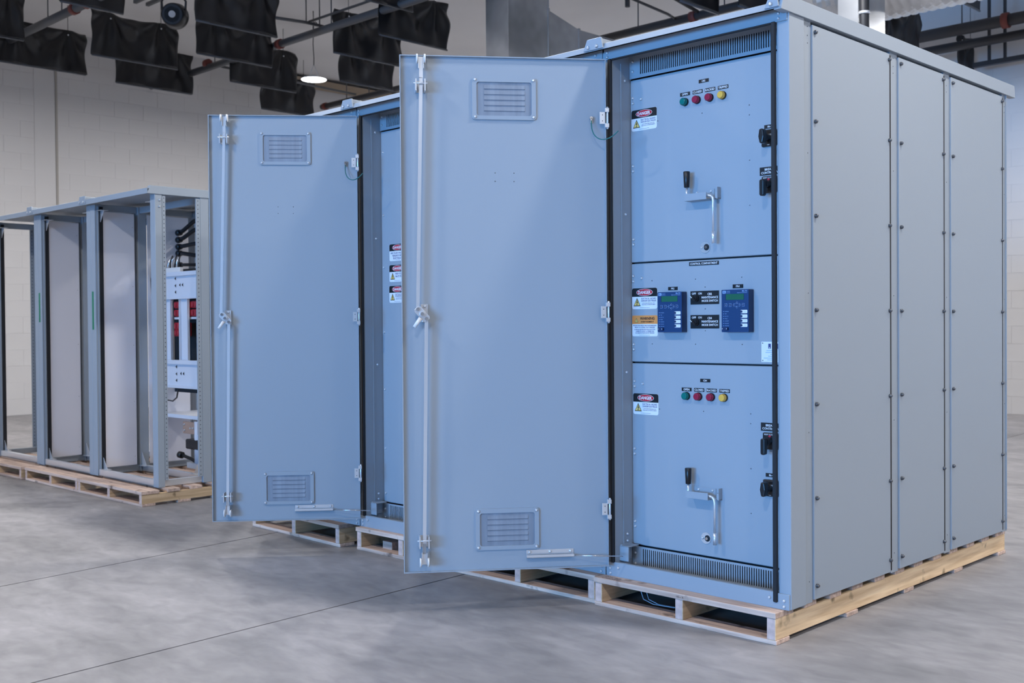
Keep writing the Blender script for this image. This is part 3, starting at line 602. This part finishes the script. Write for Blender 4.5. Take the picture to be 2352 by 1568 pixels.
# ------------------------------------------------------------------ pallets
def pallet(x0, x1, y0, y1, ztop, label, rot=0, nb=9):
    """stringers run along y, boards along x"""
    r = thing('wooden_pallet', label, 'pallet', ((x0 + x1) / 2, (y0 + y1) / 2, 0), 'wooden pallets under the cabinets')
    cx = (x0 + x1) / 2; sw = .038; tb = .018; tt = .023
    for xa in (x0 + .004, cx - sw / 2, x1 - sw - .004):
        sg = MB().box(xa, xa + sw, y0 + .004, y1 - .004, tb, ztop - tt); sg.m[2] = sg.m[4] = 1; sg.build('stringer', [WY, WEND], r, .002)
    for k in range(nb):
        w_ = .135 if k in (0, nb - 1) else .095; yc = y0 + w_ / 2 if k == 0 else (y1 - w_ / 2 if k == nb - 1 else y0 + .07 + (y1 - y0 - .14) * k / (nb - 1))
        e = random.uniform(-.004, .004); MB().box(x0 + e, x1 + e, yc - w_ / 2, yc + w_ / 2, ztop - tt, ztop).build('deck_board', WX, r, .002)
    for k in range(5):
        yc = y0 + .055 + (y1 - y0 - .11) * k / 4; e = random.uniform(-.004, .004)
        MB().box(x0 + e, x1 + e, yc - .05, yc + .05, 0, tb).build('bottom_board', WX, r, .002)
    if rot: r.rotation_euler = (0, 0, R(rot))
    return r
PL = 2.32
p1 = pallet(-.931, -.024, -.074, PL - .074, ZB, 'pallet under the nearest cabinet, with lettering on its front board', nb=12)
MB().text('102 x 35', -.468, ZB - .012, .009, -.0768, 0, .036, 0).build('pencil_mark', PAPER, p1)
mk = MB(); mk.text('CONTROL', 0, .012, .016, 0, 0, .09, 0).text('CABINET', 0, -.012, .016, 0, 0, .09, 0); mk = mk.build('stamp', PAPER, p1)
mk.rotation_euler = (R(-90), 0, 0); mk.location = Vector((-.85, -.045, ZB + .0006)) - WL[p1.name]
pallet(-1.90, -.942, -.055, PL - .055, ZB, 'pallet second from the right, below the nearest open door', nb=12)
pallet(-2.672, -1.915, -.045, PL - .045, ZB, 'pallet below the middle open cabinet, holding a loose wood block', nb=12)
pallet(-3.690, -2.745, -.060, PL - .060, ZB, 'pallet below the far open door, left end of the main row', -2.0, nb=12)
wbk = MB().box(-2.52, -2.44, .02, .14, .0182, .060).build('wood_block', WX, None, .002); tag(wbk, 'loose offcut wood block lying inside the pallet of the middle cabinet', 'wood block')
wi = MB()
for (dx, dy) in ((0, 0), (.02, .012)):
    wi.tube([(-.80 + dx, .09 + dy, .100), (-.79 + dx, .08 + dy, .06), (-.76 + dx, .06 + dy, .03), (-.70 + dx, .05 + dy, .0205), (-.6 + dx, .06 + dy, .0205), (-.55, .12 + dy, .0205)], .0018, 6)
wi = wi.build('strapping_wire', mat('clear_strap', (.55, .62, .70), .3)); tag(wi, 'pale thin strapping wire curled in the opening of the nearest pallet', 'wire')

# ------------------------------------------------------------------ bare enclosure frames on the left
ZF = .105; HF = 2.185; FD = .90
def perf_rail(root, x0, x1, y0, y1, z0, z1, face, pitch=.030):
    mb = MB(); mb.box(x0, x1, y0, y1, z0, z1); n = int((z1 - z0) / pitch)
    for i in range(n):
        z = z0 + pitch * (i + .5)
        if face == 'x': c = (y0 + y1) / 2; b = len(mb.v); mb.v += [(x1 + .0006, c - .0028, z - .0035), (x1 + .0006, c + .0028, z - .0035), (x1 + .0006, c + .0028, z + .0035), (x1 + .0006, c - .0028, z + .0035)]; mb.face([b, b + 1, b + 2, b + 3], 1)
        else: c = (x0 + x1) / 2; mb.flat([(c - .004, z - .005), (c + .004, z - .005), (c + .004, z + .005), (c - .004, z + .005)], y0 - .0006, 1)
    return mb.build('perforated_rail', [PAINT, DARK], root)
def gusset(root, x, y, z, sx, sz):
    MB().prism([(x, z), (x + sx * .075, z), (x, z + sz * .10)], 'y', y, y + .003).build('gusset', ZINC, root)
    MB().box(min(x, x + sx * .09), max(x, x + sx * .09), y - .03, y + .03, z - .003, z).build('gusset_foot', ZINC, root)
def frame(xl, xr, label, end=False, tape=False, part=True):
    r = thing('enclosure_frame', label, 'frame', ((xl + xr) / 2, FD / 2, ZF), 'bare steel frames of the left line-up')
    pw = .070
    for (a, b) in ((xr - pw, xr), (xl, xl + pw)):
        for (y0, y1) in ((0, .055), (.352, .422), (FD - .06, FD)): MB().box(a, b, y0, y1, ZF, HF).build('post', PAINT, r, .003)
    for xx in (xr - .010, xl):
        for (ya, yb) in ((.056, .080), (.318, .350), (.426, .450)): perf_rail(r, xx, xx + .010, ya, yb, ZF + .05, HF - .02, 'x')
    MB().box(xl + pw, xl + pw + .010, .020, .030, ZF + .05, HF - .02).build('edge_strip', PAINT, r); MB().box(xl + pw, xl + pw + .012, .031, .062, ZF + .05, HF - .02).build('edge_shade', RUB, r); perf_rail(r, xr - pw - .024, xr - pw, .030, .036, ZF + .05, HF - .02, 'y')  # black strip stands in for the shaded return beside the post
    for z0, z1 in ((ZF + .004, ZF + .050), (HF - .05, HF)):
        mm = ZINC if z0 < 1 else PAINT
        for y0 in ((.010, .365, FD - .05) if z0 < 1 else (.365, FD - .05)): MB().box(xl + pw, xr - pw, y0, y0 + .035, z0, z1).build('rail', mm, r, .002)
        for xx in (xr - .05, xl + .012):
            if z0 < 1 or xx < xr - .1: MB().box(xx, xx + .035, .055, .352, z0, z1).build('rail', mm if xx > xr - .1 else PAINT, r, .002)
            MB().box(xx, xx + .035, .422, FD - .06, z0, z1).build('rail', PAINT, r, .002)
    for (xx, s) in ((xl + pw + .002, 1), (xr - pw - .002, -1)): gusset(r, xx, .040, ZF + .052, s, 1); gusset(r, xx, .040, HF - .052, s, -1); gusset(r, xx, .36, ZF + .052, s, 1)
    if part:
        MB().box(xl + pw + .004, xl + pw + .008, .060, .316, ZF + .06, HF - .06).build('partition_panel', PANEL, r)
        MB().box(xl + pw + .004, xl + pw + .008, .424, .78, ZF + .06, HF - .06).build('partition_panel', PANEL, r)
        for z in (2.02, 1.56, 1.10, .66, .23): screw(HOLE, (xl + pw + .008, .300, z), r, RX)
    # roof with drip lip and joint batten
    zr = 2.187; e = .006 if end else 0
    rf = MB().prism([(-.06, zr - .012), (-.06, zr + .026), (-.04, zr + .032), (FD + .06, zr + .032), (FD + .06, zr - .012), (FD + .056, zr - .012), (FD + .056, zr + .022), (-.056, zr + .022), (-.056, zr - .012)], 'x', xl, xr + e).build('roof', PAINT, r)
    if end: MB().prism([(-.06, zr - .012), (-.035, zr + .045), (FD + .04, zr + .045), (FD + .06, zr - .012)], 'x', xr - .03, xr + .008).build('roof_end_cap', PAINT, rf, .001)
    MB().box(xl - .035, xl + .035, -.054, FD + .06, zr + .030, zr + .050).build('roof_batten', PAINT, rf, .002)
    MB().prism([(xl - .06, zr - .004), (xl + .06, zr - .004), (xl + .05, zr + .054), (xl - .04, zr + .054)], 'y', -.066, -.056).build('batten_plate', PAINT, rf, .001)
    for q in (-.03, .03): screw(BOLT, (xl + q, -.066, zr + .010), rf)
    if end:
        for z in (2.135, 2.09): screw(BOLT, (xr, .035, z), r, RX)
    if tape: MB().box(xl + .012, xl + .040, -.001, 0, tape[0], tape[1]).build('green_tape', TAPE, r)
    return r
F1 = frame(-6.02, -5.00, 'open steel frame at the right end of the left row, electrical gear inside', end=True, tape=(1.224, 1.517))
F2 = frame(-7.015, -6.02, 'bare steel frame in the middle of the left row with a white partition', tape=(1.289, 1.532))
F3 = frame(-7.97, -7.015, 'empty see-through steel frame at the left picture edge', part=False)
# electrical gear inside the first frame
bx = thing('breaker_assembly', 'white mounting plates with red blocks between them inside the right end frame', 'breaker', (-5.5, .47, .72))
for (z0, z1) in ((1.455, 1.665), (.768, .985)):
    m_ = MB(); m_.box(-5.935, -5.075, .450, .454, z0, z1 - .03).box(-5.96, -5.06, .425, .454, z1 - .032, z1).box(-5.935, -5.075, .430, .454, z0, z0 + .02); mp_ = m_.build('mounting_plate', EQW, bx, .001)
    zc = (z0 + z1) / 2
    for (u, v) in ((-5.63, .055), (-5.63, 0), (-5.63, -.05), (-5.56, .004), (-5.52, .004), (-5.80, 0), (-5.87, -.005)):
        MB().flat([(u - .018, zc + v), (u + .006, zc + v - .014), (u + .006, zc + v + .014)], .4485).build('terminal_mark', DARK, mp_)
for (a, b) in ((-5.80, -5.70), (-5.57, -5.44), (-5.30, -5.20), (-5.95, -5.90)):
    MB().box(a, b, .458, .462, .985, 1.455).box(a, a + .006, .440, .462, .985, 1.455).box(b - .006, b, .440, .462, .985, 1.455).build('vertical_channel', EQW, bx)
for (a, b, zs) in ((-5.695, -5.575, (1.385, 1.322, 1.222, 1.168)), (-5.435, -5.305, (1.385, 1.322))):
    for z in zs:
        m_ = MB(); m_.box(a, b, .47, .55, z, z + .052)
        for k in range(3): m_.box(a + .008 + k * (b - a) / 3, a + (k + 1) * (b - a) / 3 - .008, .462, .47, z + .008, z + .044)
        m_.build('red_block', REDP, bx, .002)
    MB().box(a, b, .47, .55, 1.300, 1.316).build('block_spacer', EQW, bx)
MB().box(-5.96, -5.06, .60, .604, .72, 1.70).build('backing_plate', DARK, bx)
MB().box(-5.45, -5.30, .56, .60, 1.18, 1.28).build('relay_module', EQW, bx, .003); MB().box(-5.42, -5.30, .50, .58, 1.0, 1.14).build('coil_module', BPLAST, bx, .004)
sh = MB(); sh.box(-5.94, -5.07, .495, .84, .555, .560).box(-5.94, -5.07, .493, .497, .535, .562); sh = sh.build('steel_shelf', EQW, F1)
bx.location.y += .045
bus = thing('bus_assembly', 'copper bar on a black support in the bottom of the right end frame', 'bus bar', (-5.42, .5, .2))
cb = MB().box(-5.555, -5.20, .50, .512, .42, .512).build('copper_bar', COPPER, bus, .001)
for (u, z) in ((-5.53, .49), (-5.53, .445), (-5.44, .465), (-5.40, .467)): screw(BOLT, (u, .50, z), cb)
MB().box(-5.505, -5.22, .49, .60, .305, .380).build('support_clamp', BPLAST, bus, .008)
MB().cyl((-5.36, .56, .20), (-5.36, .56, .52), .065, 20).build('insulator_post', EQW, bus)
MB().tube([(-5.60, .50, .250), (-5.58, .505, .248), (-5.46, .52, .225), (-5.30, .54, .17), (-5.20, .56, .158)], .014, 8).build('cable', BPLAST, bus)
MB().cyl((-5.61, .495, .252), (-5.575, .505, .247), .026, 12).build('cable_boot', BPLAST, bus)
MB().box(-5.5, -5.2, .5, .6, .158, .2).build('foot', ZINC, bus)
for k, z in enumerate((2.0, 1.943, 1.887, 1.834, 1.74)):
    cbl = thing('power_cable', ('topmost', 'second', 'third', 'fourth', 'lowest')[k] + ' of the black power cables bending through the top of the right end frame', 'cable', (-5.93, .69, z), 'black cables in the frame')
    dr = (.06, .05, .01, -.02, -.005)[k]
    MB().tube([(-5.935, .69, z), (-5.86, .69, z + dr * .2), (-5.72, .70, z + dr * 1.2), (-5.55, .74, z + dr * 2.2), (-5.36, .80, z + dr * 2.4), (-5.24, .83, z + dr * 2.4)], .017 if k < 4 else .013, 10).build('cable', BPLAST, cbl)
    MB().cyl((-5.942, .69, z), (-5.90, .69, z), .0265, 16, .022).build('cable_boot', BPLAST, cbl)
ct = thing('terminal_cluster', 'small cluster of wires and connectors standing on the upper white plate', 'wiring', (-5.62, .47, 1.665))
for k in range(6): MB().tube([(-5.74 + k * .035, .49, 1.664), (-5.74 + k * .035, .49, 1.72 + .02 * (k % 3)), (-5.71 + k * .03, .50, 1.78 + .015 * (k % 2))], .006, 6).build('connector', (ZINC, BPLAST)[k % 2], ct)
MB().box(-5.76, -5.53, .475, .505, 1.664, 1.70).build('terminal_block', WPLAST, ct, .002)
hs = MB().tube([(-5.94, .47, 1.50), (-5.93, .46, 1.62), (-5.90, .47, 1.72), (-5.84, .50, 1.77)], .018, 8).build('wire_bundle', BPLAST); tag(hs, 'black wire bundle rising at the left end of the upper white plate', 'wire')
hs = MB().tube([(-5.93, .56, .66), (-5.8, .55, .655), (-5.68, .52, .69), (-5.62, .50, .76)], .006, 6).build('wire', BPLAST); tag(hs, 'single black wire curving below the lower white plate', 'wire')
pallet(-5.93, -4.915, -.170, FD + .12, ZF, 'pallet under the right end frame of the left row', nb=7)
pallet(-6.93, -5.945, -.165, FD + .12, ZF, 'pallet under the middle frame of the left row', nb=7)
pallet(-7.95, -6.955, -.185, FD + .12, ZF, 'pallet under the see-through frame at the left picture edge', nb=7)

# ------------------------------------------------------------------ lamps
LENS = mat('lamp_lens', (1, 1, 1), .5, emit=(1.0, .99, .97), strength=14); LENS.cycles.emission_sampling = 'NONE'
def lamp(x, y, label):
    z = 4.65; r = thing('high_bay_lamp', label, 'lamp', (x, y, z), 'round lamps hanging in a grid')
    m_ = MB(); m_.cyl((x, y, z + .004), (x, y, z + .018), .178, 32, .172).cyl((x, y, z + .018), (x, y, z + .034), .172, 32, .06).cyl((x, y, z + .034), (x, y, z + .06), .035, 16); m_.build('housing', mat('lamp_body', (.75, .75, .76), .4), r)
    MB().cyl((x, y, z + .0), (x, y, z + .004), .168, 32).build('lens', LENS, r)
    MB().tube([(x, y, z + .20), (x + .005, y, z + .3), (x - .012, y, z + .5), (x + .004, y, z + .7), (x, y, HC)], .006, 6).build('cord', PIPEK, r)
    q = [(x + .05 * math.cos(t * .5) + .04, y, z + .72 + .07 * math.sin(t * .5)) for t in range(13)]; MB().tube(q, .006, 6).build('cord_loop', PIPEK, r)
    for s in (-1, 1): MB().tube([(x + s * .05, y + s * .05, z + .034), (x, y, z + .21)], .004, 6).build('hanger', ZINC, r)
    l = bpy.data.lights.new('lamp_light', 'AREA'); l.shape = 'DISK'; l.size = .33; l.energy = LAMP_W; l.color = LAMP_COL
    o = bpy.data.objects.new('lamp_light', l); COL.objects.link(o); o.parent = r; o.location = (0, 0, -.006)
GX = (-10.4, -6.43, -2.47, 1.5, 5.5); GY = (-3.9, .65, 5.2, 9.75)
lamp(-1.0, 9.3, 'unseen round lamp added beyond the right picture edge to brighten the back wall')  # off-grid lamp, added to brighten the back wall
lamp(-10.4, 5.2, 'glowing round lamp hanging on a cord beside the black baffles')
cn = ('far left', 'left', 'middle', 'right', 'far right'); rn = ('front', 'second', 'third', 'rear')
for j, y in enumerate(GY):
    for i, x in enumerate(GX):
        if (x, y) in ((-10.4, 5.2), (-6.43, 5.2), (-2.47, 9.75), (1.5, 9.75)): continue
        if (x, y) == (-2.47, 5.2): y = 4.3
        lamp(x, y, 'round ceiling lamp in the %s column of the %s row, out of view' % (cn[i], rn[j]))

# ------------------------------------------------------------------ hanging baffles
def baffle(x, y0, y1, label, zb=4.7, h=.56, xb=None, seed=0, hem=True):
    """black cloth hung on cords, wrinkled, with a hem rod"""
    rnd = random.Random(seed); r = thing('hanging_baffle', label, 'baffle', (x, (y0 + y1) / 2, zb), 'black baffles hung under the ceiling')
    xb = x if xb is None else xb; nu, nv = 48, 18; L = y1 - y0; mb = MB(); k1, k2 = .22 * L, .80 * L
    ph = [rnd.uniform(0, 6) for _ in range(6)]
    for s in (0, 1):
        for j in range(nv + 1):
            v = j / nv
            for i in range(nu + 1):
                u = i / nu * L
                w = 0
                for kk, c in enumerate((k1, k2)):
                    d = math.hypot(u - c, (1 - v) * h) + .02; a = math.atan2(u - c, (1 - v) * h + .02)
                    w += math.sin(a * 8 + ph[kk]) * min(d, .30) * .13 * max(0, 1 - d / (.9 * L))
                w += math.sin(u * 9 + ph[2] + v * 2) * .014 * v + .010 * math.sin(u * 23 + ph[3] + v) * v
                zt = zb + h - .018 * (1 - min(abs(u - k1), abs(u - k2)) / .2 if min(abs(u - k1), abs(u - k2)) < .2 else 0) * -1 - .015 * math.sin(u * 5 + ph[4])
                z = zb + (zt - zb) * v
                uu = u + (.012 * math.sin(v * 6 + ph[5]) if i in (0, nu) else 0)
                mb.v.append((x + (xb - x) * u / L + w + s * .006, y0 + uu, z))
    n = nu + 1; N = n * (nv + 1)
    for j in range(nv):
        for i in range(nu):
            a = j * n + i; mb.face([a, a + n, a + n + 1, a + 1], 0, True); b = a + N; mb.face([b, b + 1, b + n + 1, b + n], 0, True)
    for i in range(nu): mb.face([i, i + 1, N + i + 1, N + i]); t = nv * n + i; mb.face([t + 1, t, N + t, N + t + 1])
    for j in range(nv): a = j * n; mb.face([a, N + a, N + a + n, a + n]); a += nu; mb.face([a + n, N + a + n, N + a, a])
    mb.build('cloth', FABRIC, r)
    if hem: MB().tube([(x + .003, y0 + .01, zb), (xb + .003, y1 - .01, zb)], .012, 8).build('hem_rod', FHEM, r)
    for c in (k1, k2):
        xx = x + (xb - x) * c / L
        MB().tube([(xx, y0 + c, zb + h - .05), (xx, y0 + c, HC)], .004, 5).build('cord', PIPEK, r)
        MB().cyl((xx + .006, y0 + c, zb + h - .06), (xx + .012, y0 + c, zb + h - .06), .010, 10).build('eyelet', ZINC, r)
B = [('at the top left corner of the picture', -11.25, .75, 1.60), ('long black baffle low at the left picture edge', -12.48, 1.68, 2.92), ('above the corner of the bare frames, left of the round fan', -11.33, 2.46, 3.66),
     ('lower one behind the baffle left of the fan', -12.62, 3.4, 4.59), ('large uppermost one right of the fan', -9.03, 2.62, 3.70), ('directly below the uppermost one right of the fan', -10.36, 3.38, 4.50),
     ('hanging between the fan and the round lamp', -11.46, 4.52, 5.64), ('farthest one, just below left of the lamp', -12.82, 5.9, 6.92), ('right of the lamp, crossed by the grey pipe', -9.14, 4.60, 5.74),
     ('lower one right of the lamp', -10.38, 5.62, 6.60), ('nearest the square duct', -8.07, 4.48, 5.58)]
for k, (t, x, y0, y1) in enumerate(B): baffle(x, y0, y1, 'black cloth baffle ' + t if not t.startswith('long') else t, seed=k)
for k, (t, x, y0, y1, zb, h) in enumerate((('hanging under the spiral duct at right', -3.60, 8.21, 9.27, 4.30, .74), ('narrow one below the dark pipes at right', -3.74, 10.72, 11.22, 4.40, .62), ('cut by the top edge, right of the spiral duct', -2.73, 8.2, 8.85, 4.74, .6),
                                          ('above the roof edge of the nearest cabinet', -4.78, 5.95, 6.70, 4.70, .7), ('touching the top picture edge above the roof corner', -4.48, 6.62, 7.5, 4.72, .7), ('cut by the top edge left of the fan', -9.9, 1.45, 2.2, 4.86, .55), ('hung from the grey pipe at the top, right of the lamp', -7.75, 3.55, 4.75, 4.95, .5))):
    baffle(x, y0, y1, 'black cloth baffle ' + t, zb, h, seed=30 + k)

# ------------------------------------------------------------------ pipes, ducts, fan
def pipe(label, pts, r, m, clamps=(), hang=(), n=12):
    t = thing('ceiling_pipe', label, 'pipe', pts[0], 'pipes under the ceiling'); MB().tube(pts, r, n).build('pipe', m, t)
    for c in clamps: MB().cyl((c[0] - .04, c[1], c[2]), (c[0] + .04, c[1], c[2]), r * 1.3, 12).build('coupling', CLAMP, t)
    for c in hang: MB().cyl((c[0], c[1], c[2]), (c[0], c[1], HC), .008, 6).build('hanger_rod', PIPE, t)
    return t
pipe('grey sprinkler pipe crossing the top left corner', [(-13.8, 1.91, 5.0), (-9.4, 1.91, 5.0)], .052, PIPE, [(-10.55, 1.91, 5.0), (-10.2, 1.91, 5.0)], [(-11.3, 1.91, 5.0), (-10.9, 1.91, 5.0)])
pipe('grey sprinkler pipe running past the round lamp', [(-13.8, 4.55, 5.0), (-5, 4.56, 5.0)], .050, PIPE, [(-10.25, 4.55, 5.0), (-12.1, 4.55, 5.06)], [(-9.35, 4.55, 5.0), (-9.1, 4.55, 5.0), (-11.9, 4.55, 5.0)])
pipe('dark pipe low between the lamp and the far cabinet roof', [(-13.3, 7.42, 5.0), (-9.0, 7.42, 5.0)], .045, PIPEK, [(-13.2, 7.42, 5.0)], [(-12.6, 7.42, 5.0), (-12.0, 7.42, 5.0)])
pipe('dark pipe above the roof of the nearest cabinet', [(-7.4, 7.45, 5.0), (-3.0, 7.45, 5.0)], .050, PIPEK, [(-5.65, 7.45, 5.0)], [(-6.5, 7.45, 5.0), (-5.2, 7.45, 5.0)])
pipe('upper of the two thick dark pipes at right', [(-5.2, 10.5, 5.02), (2, 10.5, 5.02)], .075, PIPEK, [(-3.05, 10.5, 5.02)], [(-3.6, 10.5, 5.0)])
pipe('lower of the two thick dark pipes at right', [(-5.2, 10.62, 4.84), (2, 10.62, 4.84)], .060, PIPEK)
pipe('thin conduit along the wall top behind the baffles', [(-12.1, 4.5, 5.06), (-12.15, 5.6, 5.05), (-12.2, 7.3, 5.03)], .018, PIPE)
pipe('thin conduit above the round lamp', [(-9.7, 3.6, 5.12), (-9.5, 4.45, 5.12), (-9.5, 5.9, 5.10)], .020, PIPE, [], [(-9.5, 4.45, 5.12)])
pipe('thin conduit running beside the grey lamp pipe', [(-9.5, 4.5, 5.14), (-5, 4.5, 5.14)], .016, PIPE)
pipe('dark cable swagging toward the square duct', [(-7.6, 4.7, 5.28), (-7.3, 5.0, 5.22), (-7.1, 5.4, 5.1), (-6.9, 5.8, 5.05)], .016, PIPEK)
pipe('dark cable swagging right of the square duct', [(-6.2, 4.9, 5.22), (-5.9, 5.6, 5.16), (-5.75, 6.3, 5.02), (-5.7, 7.0, 4.95), (-5.9, 7.4, 5.02)], .016, PIPEK)
pipe('small branch pipe with a drop near the roof edge', [(-6.0, 6.6, HC), (-6.0, 6.6, 5.02)], .030, PIPEK)
pipe('bent branch pipe beside the drop near the roof edge', [(-6.0, 6.62, 5.2), (-5.75, 6.7, 5.26), (-5.55, 7.4, 5.03)], .022, PIPEK)
pipe('thin conduit along the ceiling at the right picture edge', [(-4.2, 7.8, 5.5), (1.0, 8.1, 5.5)], .012, BEAM)
tr_ = thing('pipe_trapeze', 'dark steel hanger bracket near the back wall at right', 'bracket', (-3.3, 10.9, 4.6))
for q in (-3.40, -3.2): MB().box(q - .015, q + .015, 10.86, 10.9, 4.62, HC).build('rod', PIPEK, tr_)
MB().box(-3.6, -2.95, 10.84, 10.92, 4.58, 4.64).build('channel', PIPEK, tr_)
dk = thing('square_duct', 'square galvanised duct dropping from the ceiling behind the nearest door', 'duct', (-6.45, 5.2, 3.0))
MB().box(-6.63, -6.27, 4.85, 5.50, 2.4, HC - .004).build('riser', GALV, dk, .003)
MB().prism([(5.50, 2.9), (5.50, 4.82), (6.03, 4.695), (6.03, 3.9)], 'x', -6.63, -6.27).build('transition', GALV, dk, .003)
MB().box(-6.63, -6.27, 6.03, 9.5, 3.95, 4.695).build('branch', GALV, dk, .003)
for y in (5.49, 6.02): MB().box(-6.64, -6.262, y, y + .025, 3.2 if y < 6 else 3.92, 4.84 if y < 6 else 4.71).build('flange', GALV, dk)
for x, y in ((-6.27, 4.85), (-6.27, 5.5)): MB().box(x - .006, x + .004, y - .006, y + .004, 2.4, HC - .004).build('corner_seam', GALV, dk)
sd = thing('spiral_duct', 'ribbed round spiral duct at the top right', 'duct', (-1.9, 6.3, 4.6)); sy, szc, sr = 6.45, 4.56, .36
m_ = MB(); n = 40; st = .045; b = 0; xs = []
x = -3.3
while x < 2.5: xs += [(x, 0), (x + st * .62, 0), (x + st * .8, .02), (x + st * 1.1, .02)]; x += st * 2.0
for (x, e) in xs:
    for i in range(n): t = 2 * math.pi * i / n; m_.v.append((x, sy + (sr + e) * math.cos(t), szc + (sr + e) * math.sin(t)))
for k in range(len(xs) - 1):
    for i in range(n): j = (i + 1) % n; m_.face([k * n + i, k * n + j, (k + 1) * n + j, (k + 1) * n + i], 0, False)
m_.build('duct_body', GALV, sd)
bd = thing('duct_box', 'pale flat duct box in front of the spiral duct', 'duct', (-2.55, 5.55, 4.0)); MB().box(-2.64, -2.44, 5.38, 5.9, 3.4, HC).build('casing', GALV, bd, .004)
bp_ = thing('vertical_pipe', 'black vertical pipe with a silver clamp behind the cabinet roof', 'pipe', (-2.345, 5.3, 3.0)); MB().cyl((-2.345, 5.3, 2.2), (-2.345, 5.3, HC), .042, 16).build('pipe', RUB, bp_); MB().cyl((-2.345, 5.3, 3.93), (-2.345, 5.3, 3.955), .048, 16).build('clamp', ZINC, bp_)
fn = thing('ceiling_fan', 'black round air circulator with a pale hub hanging at the top left', 'fan', (-9.66, 2.7, 4.9)); fc = Vector((-9.66, 2.70, 4.90)); fdv = Vector((.72, -.66, -.12)).normalized()
MB().cyl(fc - fdv * .10, fc + fdv * .08, .155, 28, .13).build('drum', BPLAST, fn, .012); MB().cyl(fc + fdv * .08, fc + fdv * .095, .040, 20).build('hub', mat('fan_hub', (.6, .6, .62), .5), fn)
for k in range(3): MB().cyl(fc + fdv * .082, fc + fdv * .084, .07 + .02 * k, 28, .072 + .02 * k).build('guard_ring', PIPEK, fn)
sdv = fdv.cross(Vector((0, 0, 1))).normalized()
for s in (-1, 1): MB().tube([fc + sdv * .13 * s, fc + sdv * .14 * s + Vector((0, 0, .16)), fc + sdv * .10 * s + Vector((0, 0, .22)), fc + Vector((0, 0, .24))], .013, 6).build('yoke', PIPEK, fn)
MB().tube([fc + Vector((0, 0, .24)), (fc.x, fc.y, HC)], .015, 6).build('drop_rod', PIPE, fn)
for dy in (0, .16): MB().box(-10.5, -9.5, 2.62 + dy, 2.66 + dy, 5.2, 5.24).build('strut', PIPE, fn)
